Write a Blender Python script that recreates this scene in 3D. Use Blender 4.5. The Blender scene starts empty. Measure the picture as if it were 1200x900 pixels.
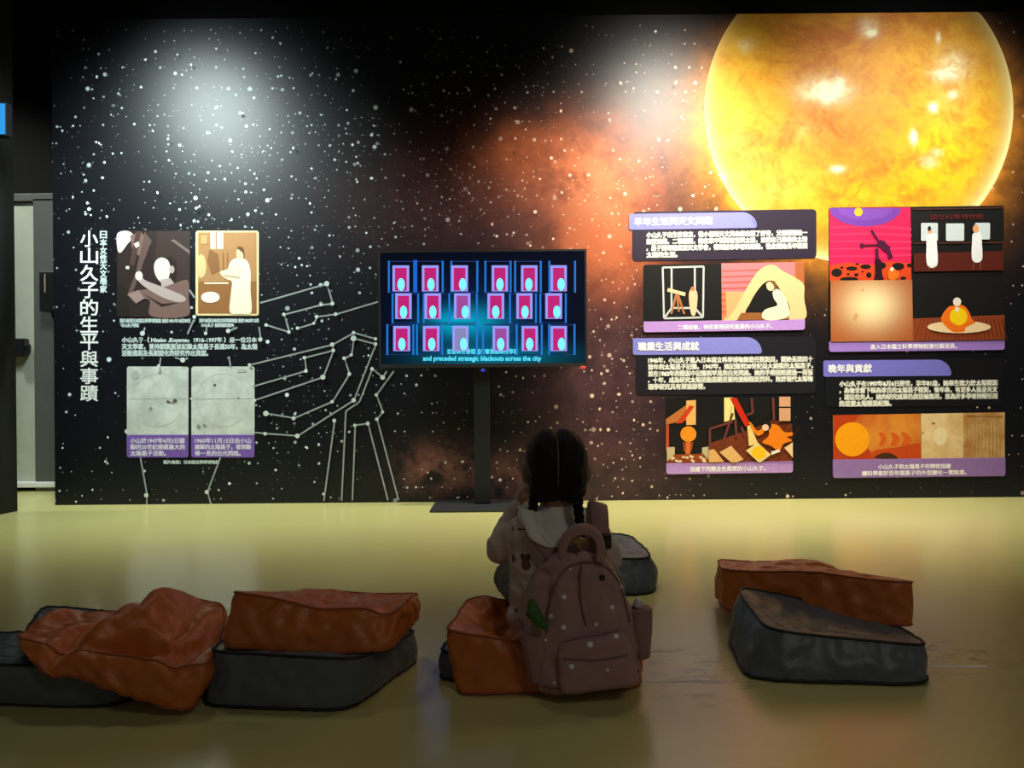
import bpy, bmesh, math, random
from mathutils import Vector, Matrix, noise
from mathutils.bvhtree import BVHTree

SC = bpy.context.scene
C = SC.collection
PI = math.pi

# ------------------------------------------------------------------ camera
FPX = 901.0          # focal length in pixels of a 1200 x 900 frame
CAMH = 0.79          # lens height: the photographer crouches behind the child
ROLL = 0.0085
cam_d = bpy.data.cameras.new('camera')
cam_d.sensor_width = 36.0
cam_d.lens = FPX / 1200.0 * 36.0
cam_d.clip_start = 0.05
cam = bpy.data.objects.new('camera', cam_d)
cam.matrix_world = Matrix.Translation((0, 0, CAMH)) @ Matrix.Rotation(PI / 2, 4, 'X') @ Matrix.Rotation(-ROLL, 4, 'Z')
C.objects.link(cam)
SC.camera = cam

# ------------------------------------------------------------------ world, lamps, exposure
SC.view_settings.view_transform = 'Standard'
SC.view_settings.look = 'None'
SC.view_settings.gamma = 1.0
SC.view_settings.exposure = 0.35
SC.view_settings.use_curve_mapping = False
w = bpy.data.worlds.new('hall_ambience')
SC.world = w
w.use_nodes = True
w.node_tree.nodes['Background'].inputs[0].default_value = (1.0, 0.94, 0.86, 1)
w.node_tree.nodes['Background'].inputs[1].default_value = 0.052

def spot(name, loc, target, power, angle, blend, color, radius=0.05):
    d = bpy.data.lights.new(name, 'SPOT')
    d.energy = power
    d.spot_size = math.radians(angle)
    d.spot_blend = blend
    d.color = color
    d.shadow_soft_size = radius
    o = bpy.data.objects.new(name, d)
    o.location = loc
    o.rotation_euler = (Vector(target) - Vector(loc)).to_track_quat('-Z', 'Y').to_euler()
    C.objects.link(o)
    return o

WY = 5.178           # distance of the printed wall
# ceiling track spots that wash the printed wall
spot('wall_washer', (-2.40, WY - 1.25, 3.12), (-2.15, WY, 1.45), 320, 98, 1.0, (0.84, 1.0, 0.96), 0.38)
spot('wall_washer', (1.24, WY - 1.25, 3.12), (1.25, WY, 1.45), 300, 98, 1.0, (1.0, 0.94, 0.80), 0.36)
spot('wall_washer', (3.05, WY - 1.55, 3.40), (2.45, WY, 1.8), 185, 92, 1.0, (1.0, 0.97, 0.90), 0.25)
spot('glow_boost_spot', (-2.42, WY - 1.20, 3.12), (-1.94, WY, 2.62), 58, 66, 1.0, (0.84, 1.0, 0.96), 0.30)  # extra narrow spot added to strengthen the left glow on the wall
spot('glow_boost_spot', (1.20, WY - 1.20, 3.14), (0.98, WY, 2.68), 78, 62, 1.0, (1.0, 0.95, 0.82), 0.30)  # its counterpart, added to boost the right-hand glow
# unseen fill spots added to brighten the floor strip before the wall
for _x, _p in ((-2.6, 70), (-1.2, 150), (0.2, 185), (1.6, 175), (3.0, 180)):
    spot('floor_fill', (_x, 4.55, 3.9), (_x, 4.62, 0), _p, 60, 1.0, (1.0, 0.98, 0.84), 0.08)
# dim unseen fill lamps added overhead to lift the dark seating area
for _x in (-1.6, 1.4):
    spot('fill_lamp', (_x, 3.3, 3.9), (_x, 2.6, 0), 20, 130, 1.0, (1.0, 0.95, 0.82), 0.25)
spot('fill_lamp', (1.9, -1.6, 3.7), (0.1, 2.0, 0.2), 50, 70, 1.0, (1.0, 0.93, 0.84), 0.5)  # soft fill added behind the camera to shape the child and bag
# unseen lamp added to brighten the door beyond the partition
spot('door_fill', (-4.3, 4.9, 3.6), (-3.75, 5.9, 0.9), 170, 80, 1.0, (0.95, 1.0, 0.92), 0.1)

# ------------------------------------------------------------------ pixel helpers (1200 x 900 frame)
def P(x, y, d):
    """point seen at pixel (x, y) at depth d"""
    u, v = x - 600.0, 450.0 - y
    c, s = math.cos(ROLL), math.sin(ROLL)
    return Vector(((u * c + v * s) * d / FPX, d, CAMH + (-u * s + v * c) * d / FPX))

def FL(x, y, z=0.0):
    """point on the floor (height z) seen at pixel (x, y)"""
    p = P(x, y, 1.0)
    k = (z - CAMH) / (p.z - CAMH)
    return Vector((p.x * k, k, z))

# ------------------------------------------------------------------ materials
def lin(c):
    c = c / 255.0
    return c / 12.92 if c <= 0.04045 else ((c + 0.055) / 1.055) ** 2.4

def rgb(r, g, b, k=1.0):
    return (min(1, lin(r) * k), min(1, lin(g) * k), min(1, lin(b) * k), 1.0)

class NT:
    """small node-tree helper; operands are sockets or numbers"""
    def __init__(self, name):
        self.m = bpy.data.materials.new(name)
        self.m.use_nodes = True
        self.t = self.m.node_tree
        self.bsdf = self.t.nodes['Principled BSDF']
    def n(self, t, **kw):
        nd = self.t.nodes.new(t)
        for k, v in kw.items():
            setattr(nd, k, v)
        return nd
    def put(self, sock, v):
        if isinstance(v, bpy.types.NodeSocket):
            self.t.links.new(v, sock)
        elif isinstance(v, (tuple, list)) and sock.type == 'VECTOR' and len(v) == 4:
            sock.default_value = v[:3]
        else:
            sock.default_value = v
    def math(self, op, a, b=0.0, c=0.0, clamp=False):
        nd = self.n('ShaderNodeMath', operation=op, use_clamp=clamp)
        for i, v in enumerate((a, b, c)):
            self.put(nd.inputs[i], v)
        return nd.outputs[0]
    def add(self, *a):
        r = a[0]
        for b in a[1:]:
            r = self.math('ADD', r, b)
        return r
    def mul(self, *a):
        r = a[0]
        for b in a[1:]:
            r = self.math('MULTIPLY', r, b)
        return r
    def ramp(self, v, lo, hi):
        nd = self.n('ShaderNodeMapRange', interpolation_type='SMOOTHSTEP')
        self.put(nd.inputs['Value'], v)
        self.put(nd.inputs['From Min'], lo)
        self.put(nd.inputs['From Max'], hi)
        return nd.outputs['Result']
    def gauss(self, x, y, cx, cy, rx, ry):
        a = self.math('DIVIDE', self.math('SUBTRACT', x, cx), rx)
        b = self.math('DIVIDE', self.math('SUBTRACT', y, cy), ry)
        q = self.math('ADD', self.math('MULTIPLY', a, a), self.math('MULTIPLY', b, b))
        return self.math('EXPONENT', self.math('MULTIPLY', q, -1.0))
    def mix(self, f, a, b, mode='MIX'):
        nd = self.n('ShaderNodeMix', data_type='RGBA', blend_type=mode, clamp_result=False)
        self.put(nd.inputs[0], f)
        self.put(nd.inputs[6], a)
        self.put(nd.inputs[7], b)
        return nd.outputs[2]
    def coords(self):
        return self.n('ShaderNodeTexCoord').outputs['Object']
    def xyz(self, v):
        nd = self.n('ShaderNodeSeparateXYZ')
        self.put(nd.inputs[0], v)
        return nd.outputs
    def vec(self, x, y, z=0.0):
        nd = self.n('ShaderNodeCombineXYZ')
        for i, v in enumerate((x, y, z)):
            self.put(nd.inputs[i], v)
        return nd.outputs[0]
    def noise(self, v, scale, detail=4.0, rough=0.55, dist=0.0):
        nd = self.n('ShaderNodeTexNoise')
        self.put(nd.inputs['Vector'], v)
        nd.inputs['Scale'].default_value = scale
        nd.inputs['Detail'].default_value = detail
        nd.inputs['Roughness'].default_value = rough
        nd.inputs['Distortion'].default_value = dist
        return nd.outputs['Fac']
    def bump(self, h, strength=0.3, dist=0.01):
        nd = self.n('ShaderNodeBump')
        nd.inputs['Strength'].default_value = strength
        nd.inputs['Distance'].default_value = dist
        self.put(nd.inputs['Height'], h)
        self.t.links.new(nd.outputs[0], self.bsdf.inputs['Normal'])
    def set(self, **kw):
        for k, v in kw.items():
            self.put(self.bsdf.inputs[k], v)
        return self.m

def BS(k):
    return k.replace('_', ' ')

def simple(name, col, rough=0.6, metal=0.0, spec=0.5, grain=0.12, scale=60.0, bump=0.0):
    n = NT(name)
    f = n.noise(n.coords(), scale, 3.0)
    dark = tuple(c * (1 - grain) for c in col[:3]) + (1,)
    lite = tuple(min(1, c * (1 + grain)) for c in col[:3]) + (1,)
    n.put(n.bsdf.inputs['Base Color'], n.mix(f, dark, lite))
    n.bsdf.inputs['Roughness'].default_value = rough
    n.bsdf.inputs['Metallic'].default_value = metal
    n.bsdf.inputs['Specular IOR Level'].default_value = spec
    if bump:
        n.bump(f, bump, 0.004)
    return n.m

PRN = {}
def ink(r, g, b, k=1.0):
    """printed colour on the satin wall film"""
    key = (r, g, b, k)
    if key not in PRN:
        n = NT('print_%02x%02x%02x' % (r, g, b))
        c = rgb(r, g, b, k)
        f = n.noise(n.coords(), 35.0, 3.0)
        n.put(n.bsdf.inputs['Base Color'], n.mix(f, tuple(v * .9 for v in c[:3]) + (1,), tuple(min(1, v * 1.1) for v in c[:3]) + (1,)))
        n.bsdf.inputs['Roughness'].default_value = 0.45
        n.bsdf.inputs['Specular IOR Level'].default_value = 0.35
        PRN[key] = n.m
    return PRN[key]

GLO = {}
def glow(r, g, b, k=1.0):
    """lit screen pixel colour"""
    key = (r, g, b, k)
    if key not in GLO:
        n = NT('screen_%02x%02x%02x' % (r, g, b))
        n.bsdf.inputs['Base Color'].default_value = (0.01, 0.01, 0.012, 1)
        n.bsdf.inputs['Roughness'].default_value = 0.3
        n.bsdf.inputs['Emission Color'].default_value = rgb(r, g, b)
        n.bsdf.inputs['Emission Strength'].default_value = k * 0.85
        GLO[key] = n.m
    return GLO[key]

# ------------------------------------------------------------------ object helpers
def obj(name, me, mats=None, parent=None):
    if isinstance(me, bmesh.types.BMesh):
        bm = me
        me = bpy.data.meshes.new(name)
        bm.to_mesh(me)
        bm.free()
    o = bpy.data.objects.new(name, me)
    C.objects.link(o)
    if mats is not None:
        if not isinstance(mats, (list, tuple)):
            mats = [mats]
        for m in mats:
            me.materials.append(m)
    if parent is not None:
        o.parent = parent
        o.matrix_parent_inverse = parent.matrix_world.inverted()
    return o

def thing(name, label, cat, loc=(0, 0, 0), group=None):
    o = bpy.data.objects.new(name, None)
    o.empty_display_size = 0.1
    C.objects.link(o)
    o.location = loc
    o.matrix_world = Matrix.Translation(loc)
    o['label'] = label
    o['category'] = cat
    if group:
        o['group'] = group
    return o

def tag(o, label, cat, group=None):
    o['label'] = label
    o['category'] = cat
    if group:
        o['group'] = group
    return o

def smooth(o):
    for p in o.data.polygons:
        p.use_smooth = True
    return o

def box(bm, lo, hi, mi=0):
    lo, hi = Vector(lo), Vector(hi)
    r = bmesh.ops.create_cube(bm, size=1.0, matrix=Matrix.Translation((lo + hi) / 2) @ Matrix.Diagonal((*(hi - lo), 1)))
    for f in {f for v in r['verts'] for f in v.link_faces}:
        f.material_index = mi
    return r['verts']

def boxm(lo, hi, bevel=0.0):
    bm = bmesh.new()
    box(bm, lo, hi)
    if bevel:
        bmesh.ops.bevel(bm, geom=bm.edges[:], offset=bevel, segments=2, affect='EDGES', profile=0.5)
    return bm

def capsule(bm, p0, p1, r0, r1=None, seg=14, rings=5):
    """tapered closed limb with round ends"""
    r1 = r0 if r1 is None else r1
    p0, p1 = Vector(p0), Vector(p1)
    ax = (p1 - p0)
    L = ax.length
    ax.normalize()
    q = ax.to_track_quat('Z', 'Y')
    prof = []
    for i in range(rings + 1):
        a = -PI / 2 + PI / 2 * i / rings
        prof.append((r0 * math.cos(a), r0 * math.sin(a)))
    for i in range(rings + 1):
        a = PI / 2 * i / rings
        prof.append((r1 * math.cos(a), L + r1 * math.sin(a)))
    rows = []
    for (r, z) in prof:
        if r < 1e-6:
            rows.append([bm.verts.new(p0 + q @ Vector((0, 0, z)))])
        else:
            rows.append([bm.verts.new(p0 + q @ Vector((r * math.cos(2 * PI * k / seg), r * math.sin(2 * PI * k / seg), z))) for k in range(seg)])
    for a, b in zip(rows, rows[1:]):
        for k in range(seg):
            k2 = (k + 1) % seg
            if len(a) == 1:
                bm.faces.new((a[0], b[k2], b[k]))
            elif len(b) == 1:
                bm.faces.new((a[k], a[k2], b[0]))
            else:
                bm.faces.new((a[k], a[k2], b[k2], b[k]))

def chain(bm, pts, rad, seg=14):
    for i in range(len(pts) - 1):
        capsule(bm, pts[i], pts[i + 1], rad[i], rad[i + 1], seg)

def ellipsoid(bm, c, r, rot=None, u=20, v=14):
    m = Matrix.Translation(c) @ (rot.to_4x4() if rot else Matrix.Identity(4)) @ Matrix.Diagonal((r[0], r[1], r[2], 1))
    bmesh.ops.create_uvsphere(bm, u_segments=u, v_segments=v, radius=1.0, matrix=m)

def evaluated(o):
    dg = bpy.context.evaluated_depsgraph_get()
    me = bpy.data.meshes.new_from_object(o.evaluated_get(dg))
    old = o.data
    o.modifiers.clear()
    o.data = me
    bpy.data.meshes.remove(old)
    return o

def remeshed(name, bm, voxel, sm, mat, parent=None, wrinkle=None):
    """fuse overlapping closed pieces into one continuous skin"""
    o = obj(name, bm)
    md = o.modifiers.new('r', 'REMESH')
    md.mode = 'VOXEL'
    md.voxel_size = voxel
    md.use_smooth_shade = True
    if sm:
        s = o.modifiers.new('s', 'SMOOTH')
        s.iterations = sm
        s.factor = 0.5
    evaluated(o)
    if wrinkle:
        o.data.update()
        for v in o.data.vertices:
            v.co += v.normal * wrinkle(v.co)
    o.data.materials.clear()
    o.data.materials.append(mat)
    smooth(o)
    if parent is not None:
        o.parent = parent
        o.matrix_parent_inverse = parent.matrix_world.inverted()
    return o

def tube(bm, pts, r, seg=8, closed=False, flat=None):
    """sweep a round (or flat = (half width, half thickness)) section along pts"""
    n = len(pts)
    pts = [Vector(p) for p in pts]
    rows = []
    up = Vector((0, 0, 1))
    prevn = None
    for i, p in enumerate(pts):
        a = pts[(i - 1) % n] if (closed or i > 0) else p
        b = pts[(i + 1) % n] if (closed or i < n - 1) else p
        t = (b - a).normalized()
        if prevn is None:
            nrm = t.cross(up)
            if nrm.length < 1e-3:
                nrm = t.cross(Vector((1, 0, 0)))
            nrm.normalize()
        else:
            nrm = (prevn - t * prevn.dot(t)).normalized()
        prevn = nrm
        bi = t.cross(nrm)
        rr = r[i] if isinstance(r, (list, tuple)) else r
        row = []
        for k in range(seg):
            an = 2 * PI * k / seg
            row.append(bm.verts.new(p + nrm * math.cos(an) * rr + bi * math.sin(an) * rr))
        rows.append(row)
    m = n if closed else n - 1
    for i in range(m):
        a, b = rows[i], rows[(i + 1) % n]
        for k in range(seg):
            k2 = (k + 1) % seg
            bm.faces.new((a[k], a[k2], b[k2], b[k]))
    if not closed:
        bm.faces.new(rows[0][::-1])
        bm.faces.new(rows[-1])

def ribbon(bm, pts, wid, nrm, th):
    """flat band along pts; nrm = list of surface normals"""
    rows = []
    n = len(pts)
    for i in range(n):
        p = Vector(pts[i])
        t = (Vector(pts[min(i + 1, n - 1)]) - Vector(pts[max(i - 1, 0)])).normalized()
        nn = Vector(nrm[i]).normalized()
        s = t.cross(nn).normalized()
        ww = wid[i] if isinstance(wid, (list, tuple)) else wid
        sec = [(-1, -.6), (-.9, 1), (.9, 1), (1, -.6), (.9, -1), (-.9, -1)]
        rows.append([bm.verts.new(p + s * ww / 2 * a + nn * th / 2 * b) for a, b in sec])
    for a, b in zip(rows, rows[1:]):
        for k in range(6):
            bm.faces.new((a[k], a[(k + 1) % 6], b[(k + 1) % 6], b[k]))
    bm.faces.new(rows[0][::-1])
    bm.faces.new(rows[-1])
    bmesh.ops.recalc_face_normals(bm, faces=bm.faces[:])

def catmull(pts, per=8):
    pts = [Vector(p) for p in pts]
    out = []
    for i in range(len(pts) - 1):
        p0 = pts[max(i - 1, 0)]; p1 = pts[i]; p2 = pts[i + 1]; p3 = pts[min(i + 2, len(pts) - 1)]
        for k in range(per):
            t = k / per
            out.append(0.5 * ((2 * p1) + (p2 - p0) * t + (2 * p0 - 5 * p1 + 4 * p2 - p3) * t * t + (3 * p1 - p0 - 3 * p2 + p3) * t ** 3))
    out.append(pts[-1])
    return out

# ------------------------------------------------------------------ flat print on the wall
EPS = 0.00025
class Print:
    """flat printed artwork: polygons in photo pixels, laid on the plane y = d, later ones on top"""
    def __init__(self, d=WY, lift=0.001):
        self.d, self.lift = d, lift
        self.bm = bmesh.new()
        self.mats = []
        self.k = 0
    def mi(self, m):
        if m not in self.mats:
            self.mats.append(m)
        return self.mats.index(m)
    def poly(self, pts, m):
        self.k += 1
        d = self.d - self.lift - self.k * EPS
        vs = []
        for x, y in pts:
            p = P(x, y, self.d)
            vs.append(self.bm.verts.new((p.x, d, p.z)))
        try:
            f = self.bm.faces.new(vs)
        except ValueError:
            return
        f.normal_update()
        if f.normal.y > 0:
            f.normal_flip()
        f.material_index = self.mi(m)
        if len(pts) > 4:
            bmesh.ops.triangulate(self.bm, faces=[f])
    def rect(self, x0, y0, x1, y1, m, sk=0.0):
        """sk: extra rise of the right side in pixels"""
        self.poly([(x0, y0), (x1, y0 - sk), (x1, y1 - sk), (x0, y1)], m)
    def rrect(self, x0, y0, x1, y1, r, m, sk=0.0, corners=(1, 1, 1, 1)):
        pts = []
        for (cx, cy, a0, on) in ((x0, y0, 180, corners[0]), (x1, y0, 270, corners[1]), (x1, y1, 0, corners[2]), (x0, y1, 90, corners[3])):
            rr = r * on
            ox = cx + rr if cx == x0 else cx - rr
            oy = cy + rr if cy == y0 else cy - rr
            if on == 0:
                pts.append((cx, cy))
            else:
                for k in range(7):
                    a = math.radians(a0 + 15 * k)
                    pts.append((ox + rr * math.cos(a), oy + rr * math.sin(a)))
        pts = [(x, y - sk * (x - x0) / (x1 - x0)) for x, y in pts]
        self.poly(pts, m)
    def disc(self, cx, cy, rx, ry, m, n=20, rot=0.0):
        c, s = math.cos(rot), math.sin(rot)
        self.poly([(cx + rx * math.cos(2 * PI * k / n) * c - ry * math.sin(2 * PI * k / n) * s,
                    cy + rx * math.cos(2 * PI * k / n) * s + ry * math.sin(2 * PI * k / n) * c) for k in range(n)], m)
    def line(self, a, b, wd, m):
        a, b = Vector(a), Vector(b)
        t = (b - a).normalized()
        n = Vector((-t.y, t.x)) * wd / 2
        self.poly([a + n, b + n, b - n, a - n], m)
    def blob(self, pts, m, per=5):
        """smooth closed outline through pts"""
        n = len(pts)
        out = []
        v = [Vector(p) for p in pts]
        for i in range(n):
            p0, p1, p2, p3 = v[i - 1], v[i], v[(i + 1) % n], v[(i + 2) % n]
            for k in range(per):
                t = k / per
                out.append(0.5 * ((2 * p1) + (p2 - p0) * t + (2 * p0 - 5 * p1 + 4 * p2 - p3) * t * t + (3 * p1 - p0 - 3 * p2 + p3) * t ** 3))
        self.poly([(q.x, q.y) for q in out], m)
    def build(self, name, parent):
        return obj(name, self.bm, self.mats, parent)

_fc = bpy.data.curves.new('font_work', 'FONT')
_fo = bpy.data.objects.new('font_work', _fc)
C.objects.link(_fo)
def lettering(name, lines, mat, parent, d=WY, lift=0.003, sk=0.0):
    """lines: (string, x left px, y top px, x right px, y bottom px, bold) set on plane y = d"""
    bm = bmesh.new()
    for (s, x0, y0, x1, y1, bold) in lines:
        _fc.body = s
        _fc.size = 1.0
        _fc.resolution_u = 2
        bpy.context.view_layer.update()
        dg = bpy.context.evaluated_depsgraph_get()
        me = bpy.data.meshes.new_from_object(_fo.evaluated_get(dg))
        if not me.vertices:
            continue
        xs = [v.co.x for v in me.vertices]; ys = [v.co.y for v in me.vertices]
        ax, bx, ay, by = min(xs), max(xs), min(ys), max(ys)
        src = [v.co.copy() for v in me.vertices]
        bp = bold * 14.0        # heavier strokes: the same glyphs laid again a hair aside
        for j, (ox, oy) in enumerate(((0, 0),) if not bold else ((-bp, -bp), (bp, -bp), (bp, bp), (-bp, bp))):
            for v, c in zip(me.vertices, src):
                px = x0 + (c.x - ax) / (bx - ax) * (x1 - x0) + ox
                py = y1 + (c.y - ay) / (by - ay) * (y0 - y1) - sk * (px - x0) + oy
                p = P(px, py, d)
                v.co = (p.x, d - lift - j * 0.00008, p.z)
            bm.from_mesh(me)
        bpy.data.meshes.remove(me)
    for f in bm.faces:
        f.normal_update()
        if f.normal.y > 0:
            f.normal_flip()
    return obj(name, bm, mat, parent)

# ================================================================== SETTING
def structure(o):
    o['kind'] = 'structure'
    return o

# ---- floor: glossy yellow-green resin
n = NT('resin_floor')
co = n.coords()
X, Y, Z = n.xyz(co)
big = n.noise(co, 0.9, 4.0, 0.55)
fine = n.noise(co, 26.0, 4.0, 0.6)
col = n.mix(big, (0.54, 0.50, 0.19, 1), (0.66, 0.615, 0.255, 1))
col = n.mix(n.mul(fine, 0.35), col, (0.48, 0.43, 0.15, 1))
scuff = n.noise(n.vec(n.mul(X, 9.0), n.mul(Y, 26.0), 0.0), 1.0, 5.0, 0.7, 0.6)
area = n.add(n.gauss(X, Y, 0.50, 2.06, 0.13, 0.16), n.gauss(X, Y, 1.22, 2.22, 0.18, 0.13), n.gauss(X, Y, -0.62, 1.95, 0.1, 0.12))
scm = n.mul(n.ramp(scuff, 0.52, 0.60), n.math('MINIMUM', area, 1.0))
col = n.mix(n.mul(scm, 0.75), col, (0.05, 0.04, 0.03, 1))
n.put(n.bsdf.inputs['Base Color'], col)
n.put(n.bsdf.inputs['Roughness'], n.add(0.18, n.mul(fine, 0.10)))
n.set(**{'Specular IOR Level': 0.5})
n.bump(n.noise(co, 3.0, 3.0), 0.05, 0.02)
FLOOR = n.m
floor = structure(obj('floor', boxm((-7, -3, -0.1), (7, 8.5, 0)), FLOOR))

BLACK = simple('black_paint', (0.003, 0.003, 0.0035), 0.9, spec=0.1, scale=20)
ceiling = structure(obj('ceiling', boxm((-7, -3, 4.0), (7, 8.5, 4.1)), BLACK))

# ---- printed star wall
n = NT('star_mural')
co = n.coords()
X, Y, Z = n.xyz(co)
px = n.add(n.mul(X, 174.0), 600.0)
py = n.add(n.mul(Z, -174.0), 450.0 + 174.0 * CAMH)
uv = n.vec(px, py, 0.0)
nz = n.noise(uv, 0.012, 6.0, 0.62, 0.3)
nz2 = n.noise(uv, 0.035, 5.0, 0.65, 0.2)
nzc = n.ramp(nz, 0.32, 0.70)
nzd = n.ramp(nz2, 0.30, 0.72)
base = (0.0035, 0.0042, 0.0075, 1)
neb = n.add(n.mul(n.gauss(px, py, 690, 235, 55, 75), 1.0), n.mul(n.gauss(px, py, 640, 205, 105, 60), 0.62),
            n.mul(n.gauss(px, py, 720, 300, 60, 60), 0.85), n.mul(n.gauss(px, py, 605, 165, 40, 28), 0.5), n.mul(n.gauss(px, py, 760, 215, 60, 50), 0.35))
nebm = n.mul(neb, n.add(0.25, n.mul(nzc, 0.55), n.mul(nzd, 0.5)))
col = n.mix(n.math('MINIMUM', nebm, 1.0), base, (0.58, 0.135, 0.038, 1))
hot = n.mul(n.add(n.gauss(px, py, 695, 220, 35, 42), n.mul(n.gauss(px, py, 712, 255, 26, 40), .8)), nzd, 0.55)
col = n.mix(hot, col, (0.85, 0.31, 0.11, 1))
pur = n.add(n.mul(n.gauss(px, py, 705, 440, 75, 110), 0.9), n.mul(n.gauss(px, py, 600, 250, 160, 60), 0.45),
            n.mul(n.gauss(px, py, 720, 560, 100, 70), 0.35), n.mul(n.gauss(px, py, 520, 235, 90, 55), 0.35))
col = n.mix(n.mul(pur, n.add(0.45, n.mul(nzd, 0.5))), col, (0.125, 0.052, 0.058, 1))
dust = n.mul(n.add(n.gauss(px, py, 515, 548, 42, 26), n.mul(n.gauss(px, py, 610, 560, 40, 26), .5)), n.ramp(nz2, 0.35, 0.6), 0.75)
col = n.mix(dust, col, (0.34, 0.13, 0.095, 1))
# printed solar corona
dx = n.math('SUBTRACT', px, 1006.5)
dy = n.math('SUBTRACT', py, 128.0)
rs = n.math('SQRT', n.add(n.mul(dx, dx), n.mul(dy, dy)))
cor = n.math('EXPONENT', n.mul(n.math('MAXIMUM', n.math('SUBTRACT', rs, 181.0), 0.0), -0.05))
corm = n.mul(cor, n.add(0.42, n.mul(n.ramp(nz2, 0.25, 0.75), 0.8)), n.ramp(py, -20.0, 200.0))
col = n.mix(n.math('MINIMUM', corm, 1.0), col, (0.85, 0.30, 0.02, 1))
# stars
def stars(cell, r0, r1, dens, bright, seed, maskv=None):
    vo = n.n('ShaderNodeTexVoronoi', voronoi_dimensions='3D', feature='F1')
    n.put(vo.inputs['Vector'], n.vec(n.math('DIVIDE', px, cell), n.math('DIVIDE', py, cell), seed))
    vo.inputs['Scale'].default_value = 1.0
    vo.inputs['Randomness'].default_value = 1.0
    vo.voronoi_dimensions = '2D'
    n.put(vo.inputs['Vector'], n.vec(n.add(n.math('DIVIDE', px, cell), seed * 17.3), n.add(n.math('DIVIDE', py, cell), seed * 9.1), 0.0))
    rc = n.n('ShaderNodeSeparateColor')
    n.put(rc.inputs[0], vo.outputs['Color'])
    rr = n.math('DIVIDE', n.add(r0, n.mul(n.math('POWER', rc.outputs[0], 3.0), r1 - r0)), cell)
    s = n.ramp(vo.outputs['Distance'], n.mul(rr, 1.25), n.mul(rr, 0.55))
    dn = dens if maskv is None else n.mul(maskv, dens)
    on = n.math('LESS_THAN', rc.outputs[1], dn)
    br = n.mul(n.add(0.25, n.mul(rc.outputs[2], 0.75)), bright)
    return n.mul(s, on, br)
clump = n.ramp(n.noise(uv, 0.016, 3.0, 0.5), 0.30, 0.72)
upl = n.add(n.mul(n.gauss(px, py, 290, 190, 260, 170), 0.75), n.mul(n.gauss(px, py, 720, 450, 130, 170), 0.75), n.mul(n.gauss(px, py, 600, 200, 230, 130), 0.8), n.mul(n.gauss(px, py, 330, 500, 220, 120), 0.35), 0.22)
msk = n.mul(upl, n.add(0.35, clump))
off = n.math('GREATER_THAN', py, 26.0)
msk = n.mul(msk, off)
st = n.add(stars(6.0, 0.45, 1.0, 0.34, 0.35, 1.0, msk), stars(11.0, 0.8, 1.9, 0.55, 0.75, 2.0, msk), stars(21.0, 1.2, 2.9, 0.60, 1.0, 3.0, msk))
tint = n.mix(n.ramp(px, 420.0, 700.0), (0.80, 0.92, 1.0, 1), (1.0, 0.74, 0.58, 1))
col = n.mix(n.math('MINIMUM', st, 1.0), col, tint)
n.put(n.bsdf.inputs['Base Color'], col)
n.set(**{'Roughness': 0.39, 'Specular IOR Level': 0.38})
MURAL = n.m
WL = P(63.5, 450, WY).x
wall_back = structure(obj('wall_back', boxm((WL, WY, 0), (5.2, WY + 0.14, 4.0)), MURAL))

# ---- wall far behind with the door, seen left of the printed partition
FW = 5.95
DARKW = simple('dark_wall_paint', (0.004, 0.004, 0.004), 0.85, spec=0.2, scale=14)
wall_far = structure(obj('wall_far', boxm((-7, FW, 0), (5.2, FW + 0.12, 4.0)), DARKW))

# ================================================================== PRINTED SUN
sx, sy, sr = 1006.5, 128.0, 181.0
pts = []
for k in range(181):
    a = 2 * PI * k / 180
    x, y = sx + sr * math.cos(a), sy + sr * math.sin(a)
    pts.append((x, y))
n = NT('sun_print')
co = n.coords()
X, Y, Z = n.xyz(co)
px = n.add(n.mul(X, 174.0), 600.0)
py = n.add(n.mul(Z, -174.0), 450.0 + 174.0 * CAMH)
uv = n.vec(px, py, 0.0)
a = n.noise(uv, 0.014, 7.0, 0.68, 0.5)
b = n.noise(uv, 0.045, 6.0, 0.72, 0.4)
col = n.mix(n.ramp(a, 0.38, 0.60), (0.52, 0.13, 0.006, 1), (0.74, 0.30, 0.012, 1))
yel = n.add(n.gauss(px, py, 1110, 180, 75, 110), n.mul(n.gauss(px, py, 1000, 235, 90, 32), .7), n.mul(n.gauss(px, py, 870, 60, 45, 60), .5))
col = n.mix(n.math('MINIMUM', n.mul(yel, n.add(0.30, n.mul(n.ramp(b, 0.32, 0.66), 0.9))), 1.0), col, (0.84, 0.56, 0.002, 1))
ed = n.add(n.mul(n.gauss(px, py, 850, 190, 40, 80), .6), n.mul(n.gauss(px, py, 940, 155, 22, 20), .8), n.gauss(px, py, 1120, 105, 24, 40), n.mul(n.gauss(px, py, 905, 225, 50, 25), .6))
col = n.mix(n.math('MINIMUM', n.mul(ed, n.add(0.2, n.mul(n.ramp(b, 0.35, 0.65), 0.75))), 1.0), col, (0.78, 0.50, 0.12, 1))
c3 = n.noise(uv, 0.03, 8.0, 0.75, 1.2)
fil = n.ramp(n.math('ABSOLUTE', n.math('SUBTRACT', c3, 0.5)), 0.05, 0.0)
col = n.mix(n.mul(fil, n.ramp(a, 0.35, 0.65), 0.32), col, (0.80, 0.45, 0.07, 1))
col = n.mix(n.mul(n.ramp(c3, 0.46, 0.30), 0.55), col, (0.50, 0.125, 0.005, 1))
fl = n.ramp(b, 0.40, 0.62)
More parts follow.
